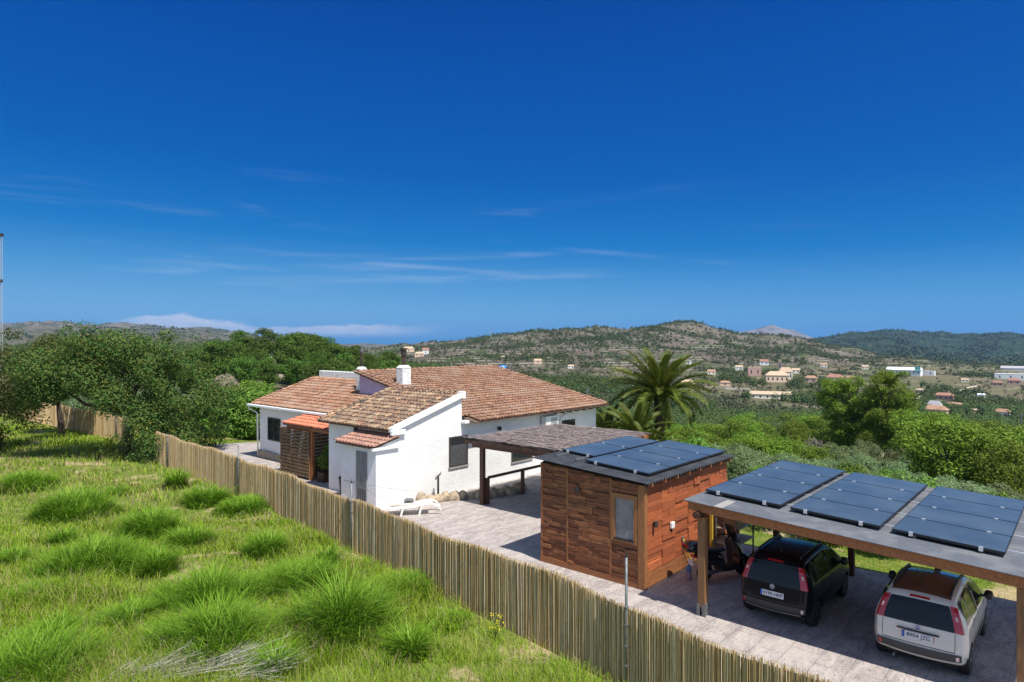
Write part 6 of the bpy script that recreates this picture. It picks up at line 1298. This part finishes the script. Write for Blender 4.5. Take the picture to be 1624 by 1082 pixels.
# low scrub dotted over every hillside
px, D = cand(60000, -150, 1800, 260, 1650); x, y = wxy(px, D); c_ = fbm(x/60, y/60, 4, 41); k = rng.rand(len(x)) < np.clip((c_-.33)/.2, .10, 1)*.85; k &= clear(px, D); px, D = px[k], D[k]
blob_field('hillside_scrub_bushes', 'low dark scrub bushes dotted over the rocky hillsides', px, D, rng.uniform(1.2, 3.4, len(px))*np.clip(D/800, .8, 1.6), MS, 9, 1)
# denser trees: valley floor, hill crest, diagonal bands
px, D = cand(76000, -150, 1800, 150, 1500); x, y = wxy(px, D); c_ = fbm(x/75+5, y/75, 4, 61)
crest = np.exp(-((D-1330)/130)**2)*((px > 740) & (px < 1330)); band = np.exp(-((D-(1180-(px-900)*.35))/70.0)**2)*((px > 880) & (px < 1330)); floor_ = np.clip((760-D)/300, 0, 1)
pr = np.clip((c_-.50)/.10, 0, 1)*.42 + crest*np.clip((c_-.36)/.12, 0, 1)*.9 + band*np.clip((c_-.36)/.1, 0, 1)*.9 + floor_*np.clip((c_-.40)/.14, 0, 1)*.50 + (D < 300)*(px > 660)*.22 - 2.0*((px < 650) & (px > 330) & (D < 215)); k = rng.rand(len(x)) < pr; k &= clear(px, D); px, D = px[k], D[k]
nearmask = D < 480; sz = rng.uniform(4.0, 8.0, len(px))
blob_field('valley_wood', 'dark trees gathered in clumps across the valley floor and the near hillside', px[nearmask], D[nearmask], sz[nearmask], MW, 190, 2, 1.0, ks=.0021)
blob_field('hill_wood', 'dark pine wood along the crest and flanks of the rocky hill', px[~nearmask], D[~nearmask], sz[~nearmask]*1.05, MW, 26, 3, .9, ks=.0022)
px, D = cand(36000, 1200, 1850, 1500, 3600); x, y = wxy(px, D); c_ = fbm(x/150, y/150, 4, 13); k = rng.rand(len(x)) < np.clip((c_-.46)/.10, .08, 1)*.7; px, D = px[k], D[k]
blob_field('far_wood', 'dark forest covering the farthest green hills at the right', px, D, rng.uniform(9, 16, len(px)), MW, 5, 4, .7)
px, D = cand(9000, -200, 420, 1500, 4000); x, y = wxy(px, D); c_ = fbm(x/150, y/150, 4, 19); k = rng.rand(len(x)) < np.clip((c_-.48)/.12, .04, 1)*.6; px, D = px[k], D[k]
blob_field('far_scrub_bushes', 'dark scrub on the distant hills behind the carob trees', px, D, rng.uniform(8, 14, len(px)), MW, 5, 5, .6)

# rock faces and terraces on the left rise
def rocks(label, px, D, w_, h_, seed):
    x, y = ray(px, D); rg = np.random.RandomState(seed); P = []
    for i in range(26):
        r_ = []
        for j in range(12): r_.append((-w_/2+w_*i/25, -.25*h_+1.6*h_*(j/11)**1.5*.7+(fbm(i*.5, j*.6, 3, seed)-.5)*1.6, h_*math.sin(j/11*1.7)*math.sin(math.pi*(i+.4)/26)**.5+(fbm(i*.6+9, j*.7, 3, seed)-.5)*1.3-.6))
        P.append(r_)
    m = MB(); m.grid([r_[::-1] for r_ in P]); t = m.build('rock_outcrop', MT.setdefault('rock_face', mat('rock_face', (.27,.20,.155), .95, c2=(.15,.115,.09), scale=.9, lo=.4, hi=.6, bump=1, bscale=1.2, bdist=.4)), None); t.location = (x, y, ground(x, y)); t.rotation_euler = (0,0,-math.atan2(x, y)); tag(t, label, 'rock outcrop')
rocks('bare pinkish rock face below the pines at the left of the rise', 358, 122, 6.5, 5.0, 4); rocks('low tan rock bank in the middle of the wooded rise', 440, 118, 8, 2.6, 5); rocks('small pale earth bank at the foot of the rock face', 352, 88, 5, 1.2, 6)
def low_wall(label, px0, py0, px1, py1, h):
    D0 = find_D(px0, py0, 200, 1300); D1 = find_D(px1, py1, 200, 1300); a = ray(px0, D0); b_ = ray(px1, D1); m = MB(); n = 10; L = []
    for k in range(n+1): X = a[0]+(b_[0]-a[0])*k/n; Y = a[1]+(b_[1]-a[1])*k/n; L.append((X, Y, ground(X, Y)))
    for p_, q_ in zip(L, L[1:]): m.hexa([(p_[0],p_[1],p_[2]-1),(q_[0],q_[1],q_[2]-1),(q_[0],q_[1]+1,q_[2]-1),(p_[0],p_[1]+1,p_[2]-1),(p_[0],p_[1],p_[2]+h),(q_[0],q_[1],q_[2]+h),(q_[0],q_[1]+1,q_[2]+h),(p_[0],p_[1]+1,p_[2]+h)])
    tag(m.build('retaining_wall', VM['cream'], None), label, 'wall')
low_wall('pale retaining wall slanting up behind the big pine', 1438, 641, 1462, 632, 2.5); low_wall('pale track edge rising past the dark round trees', 1504, 622, 1550, 613, .8); low_wall('ochre terrace bank above the main roof at the hill foot', 765, 567, 800, 566, 1.6); low_wall('pale bank below the long ochre building', 1150, 618, 1190, 620, 1.8)
# poles and masts
def pole(label, px, py_top, D, arm=True, zb=None):
    x, y = ray(px, D); z0 = ground(x, y); zt = CAMH-(py_top-541)*D/F; m = MB(); m.tube([(x,y,z0-.3),(x,y,zt)], .14, 6); t = m.build('utility_pole', MT['galv'], None); tag(t, label, 'pole')
    if arm: a = MB(); a.box((x-.9,y-.06,zt-.5),(x+.9,y+.06,zt-.38)); o = a.build('crossarm', MT['galv'], t)
pole('slim pole above the trees right of the villas on the hill slope', 703, 553, 330); pole('slim pole above the small sandy house on the valley edge', 811, 563, 300); pole('thin pole just right of the blue tank', 931, 615, 70, False); pole('utility pole at the lower right edge beyond the orange roofed house', 1619, 655, 150)
def mast(name, label, px, D, ztop, w_, step):
    x, y = ray(px, D); z0 = ground(x, y); t = thing(name, label, 'mast', xy=(x, y), z=z0); t['_org'] = (0,0,0); t.rotation_euler = (0,0,.4); H_ = ztop-z0
    for k in range(3): a = k*2.094; m = MB(); m.tube([(math.cos(a)*w_,math.sin(a)*w_,-.3),(math.cos(a)*w_*.8,math.sin(a)*w_*.8,H_)], w_*.10, 6); m.build('leg', MT['mastgrey'], t)
    m = MB(); n = int(H_/step)
    for i in range(n):
        for k in range(3): a, b_ = k*2.094, (k+1)*2.094; z = i*step; m.tube([(math.cos(a)*w_*.9,math.sin(a)*w_*.9,z),(math.cos(b_)*w_*.9,math.sin(b_)*w_*.9,z+step)], w_*.06, 4); m.tube([(math.cos(a)*w_*.9,math.sin(a)*w_*.9,z),(math.cos(b_)*w_*.9,math.sin(b_)*w_*.9,z)], w_*.06, 4)
    m.build('lattice', MT['mastgrey'], t); m = MB()
    for z, s in ((H_-.2, 1.3), (H_*.72, .9)): m.box((-w_*s,-w_*.4,z-.18),(w_*s,w_*.4,z+.18))
    m.build('aerial', MT['dark'], t)
MT['mastgrey'] = mat('mast_grey', (.42,.42,.44), .6)
mast('lattice_mast', 'tall grey lattice mast rising at the left edge of the picture', 1, 78, 6.5+171*78/F, .22, .8); mast('antenna', 'small antenna mast on the hill skyline', 779, 1250, 6.5+19*1250/F, 1.2, 4)
t = thing('water_tank', 'small bright blue tank standing behind the slope of the main roof', 'tank', xy=ray(797, 62), z=ground(*ray(797, 62))); t['_org'] = (0,0,0); zt = CAMH-39*62/F-ground(*ray(797, 62)); t.rotation_euler = (0,0,0)
m = MB(); m.lathe([(.38,zt-.75),(.42,zt-.7),(.42,zt-.1),(.36,zt),(.1,zt+.04)], (0,0,0), 'z', 20); m.build('tank', mat('blue_tank', (.03,.22,.62), .4), t, smooth=False)
for a in range(4): m = MB(); c, s = .3*math.cos(a*1.57+.78), .3*math.sin(a*1.57+.78); m.tube([(c,s,-.2),(c,s,zt-.76)], .04, 6); m.build('leg', MT['galv'], t)
m = MB(); m.box((-.16,-.45,zt-.45),(.2,-.40,zt-.15)); m.build('sign', MT['plastic_w'], t)

# ------------------------------------------------------------ air
hz = MB(); hz.box((-28500, -300, float(G.min())-1.5), (31000, 11500, float(max(G.max(), MZ.max()))+6)); hm = bpy.data.materials.new('haze'); hm.use_nodes = True; t_ = hm.node_tree; t_.nodes.remove(t_.nodes['Principled BSDF'])
pv_ = N(t_, 'ShaderNodeVolumePrincipled'); pv_.inputs['Color'].default_value = (.30,.56,1,1); pv_.inputs['Density'].default_value = .000055; pv_.inputs['Anisotropy'].default_value = .2; t_.links.new(pv_.outputs[0], t_.nodes['Material Output'].inputs['Volume'])
o = hz.build('haze', hm, None); tag(o, 'thin blue air haze over the whole valley', 'haze', kind='stuff')
clean()
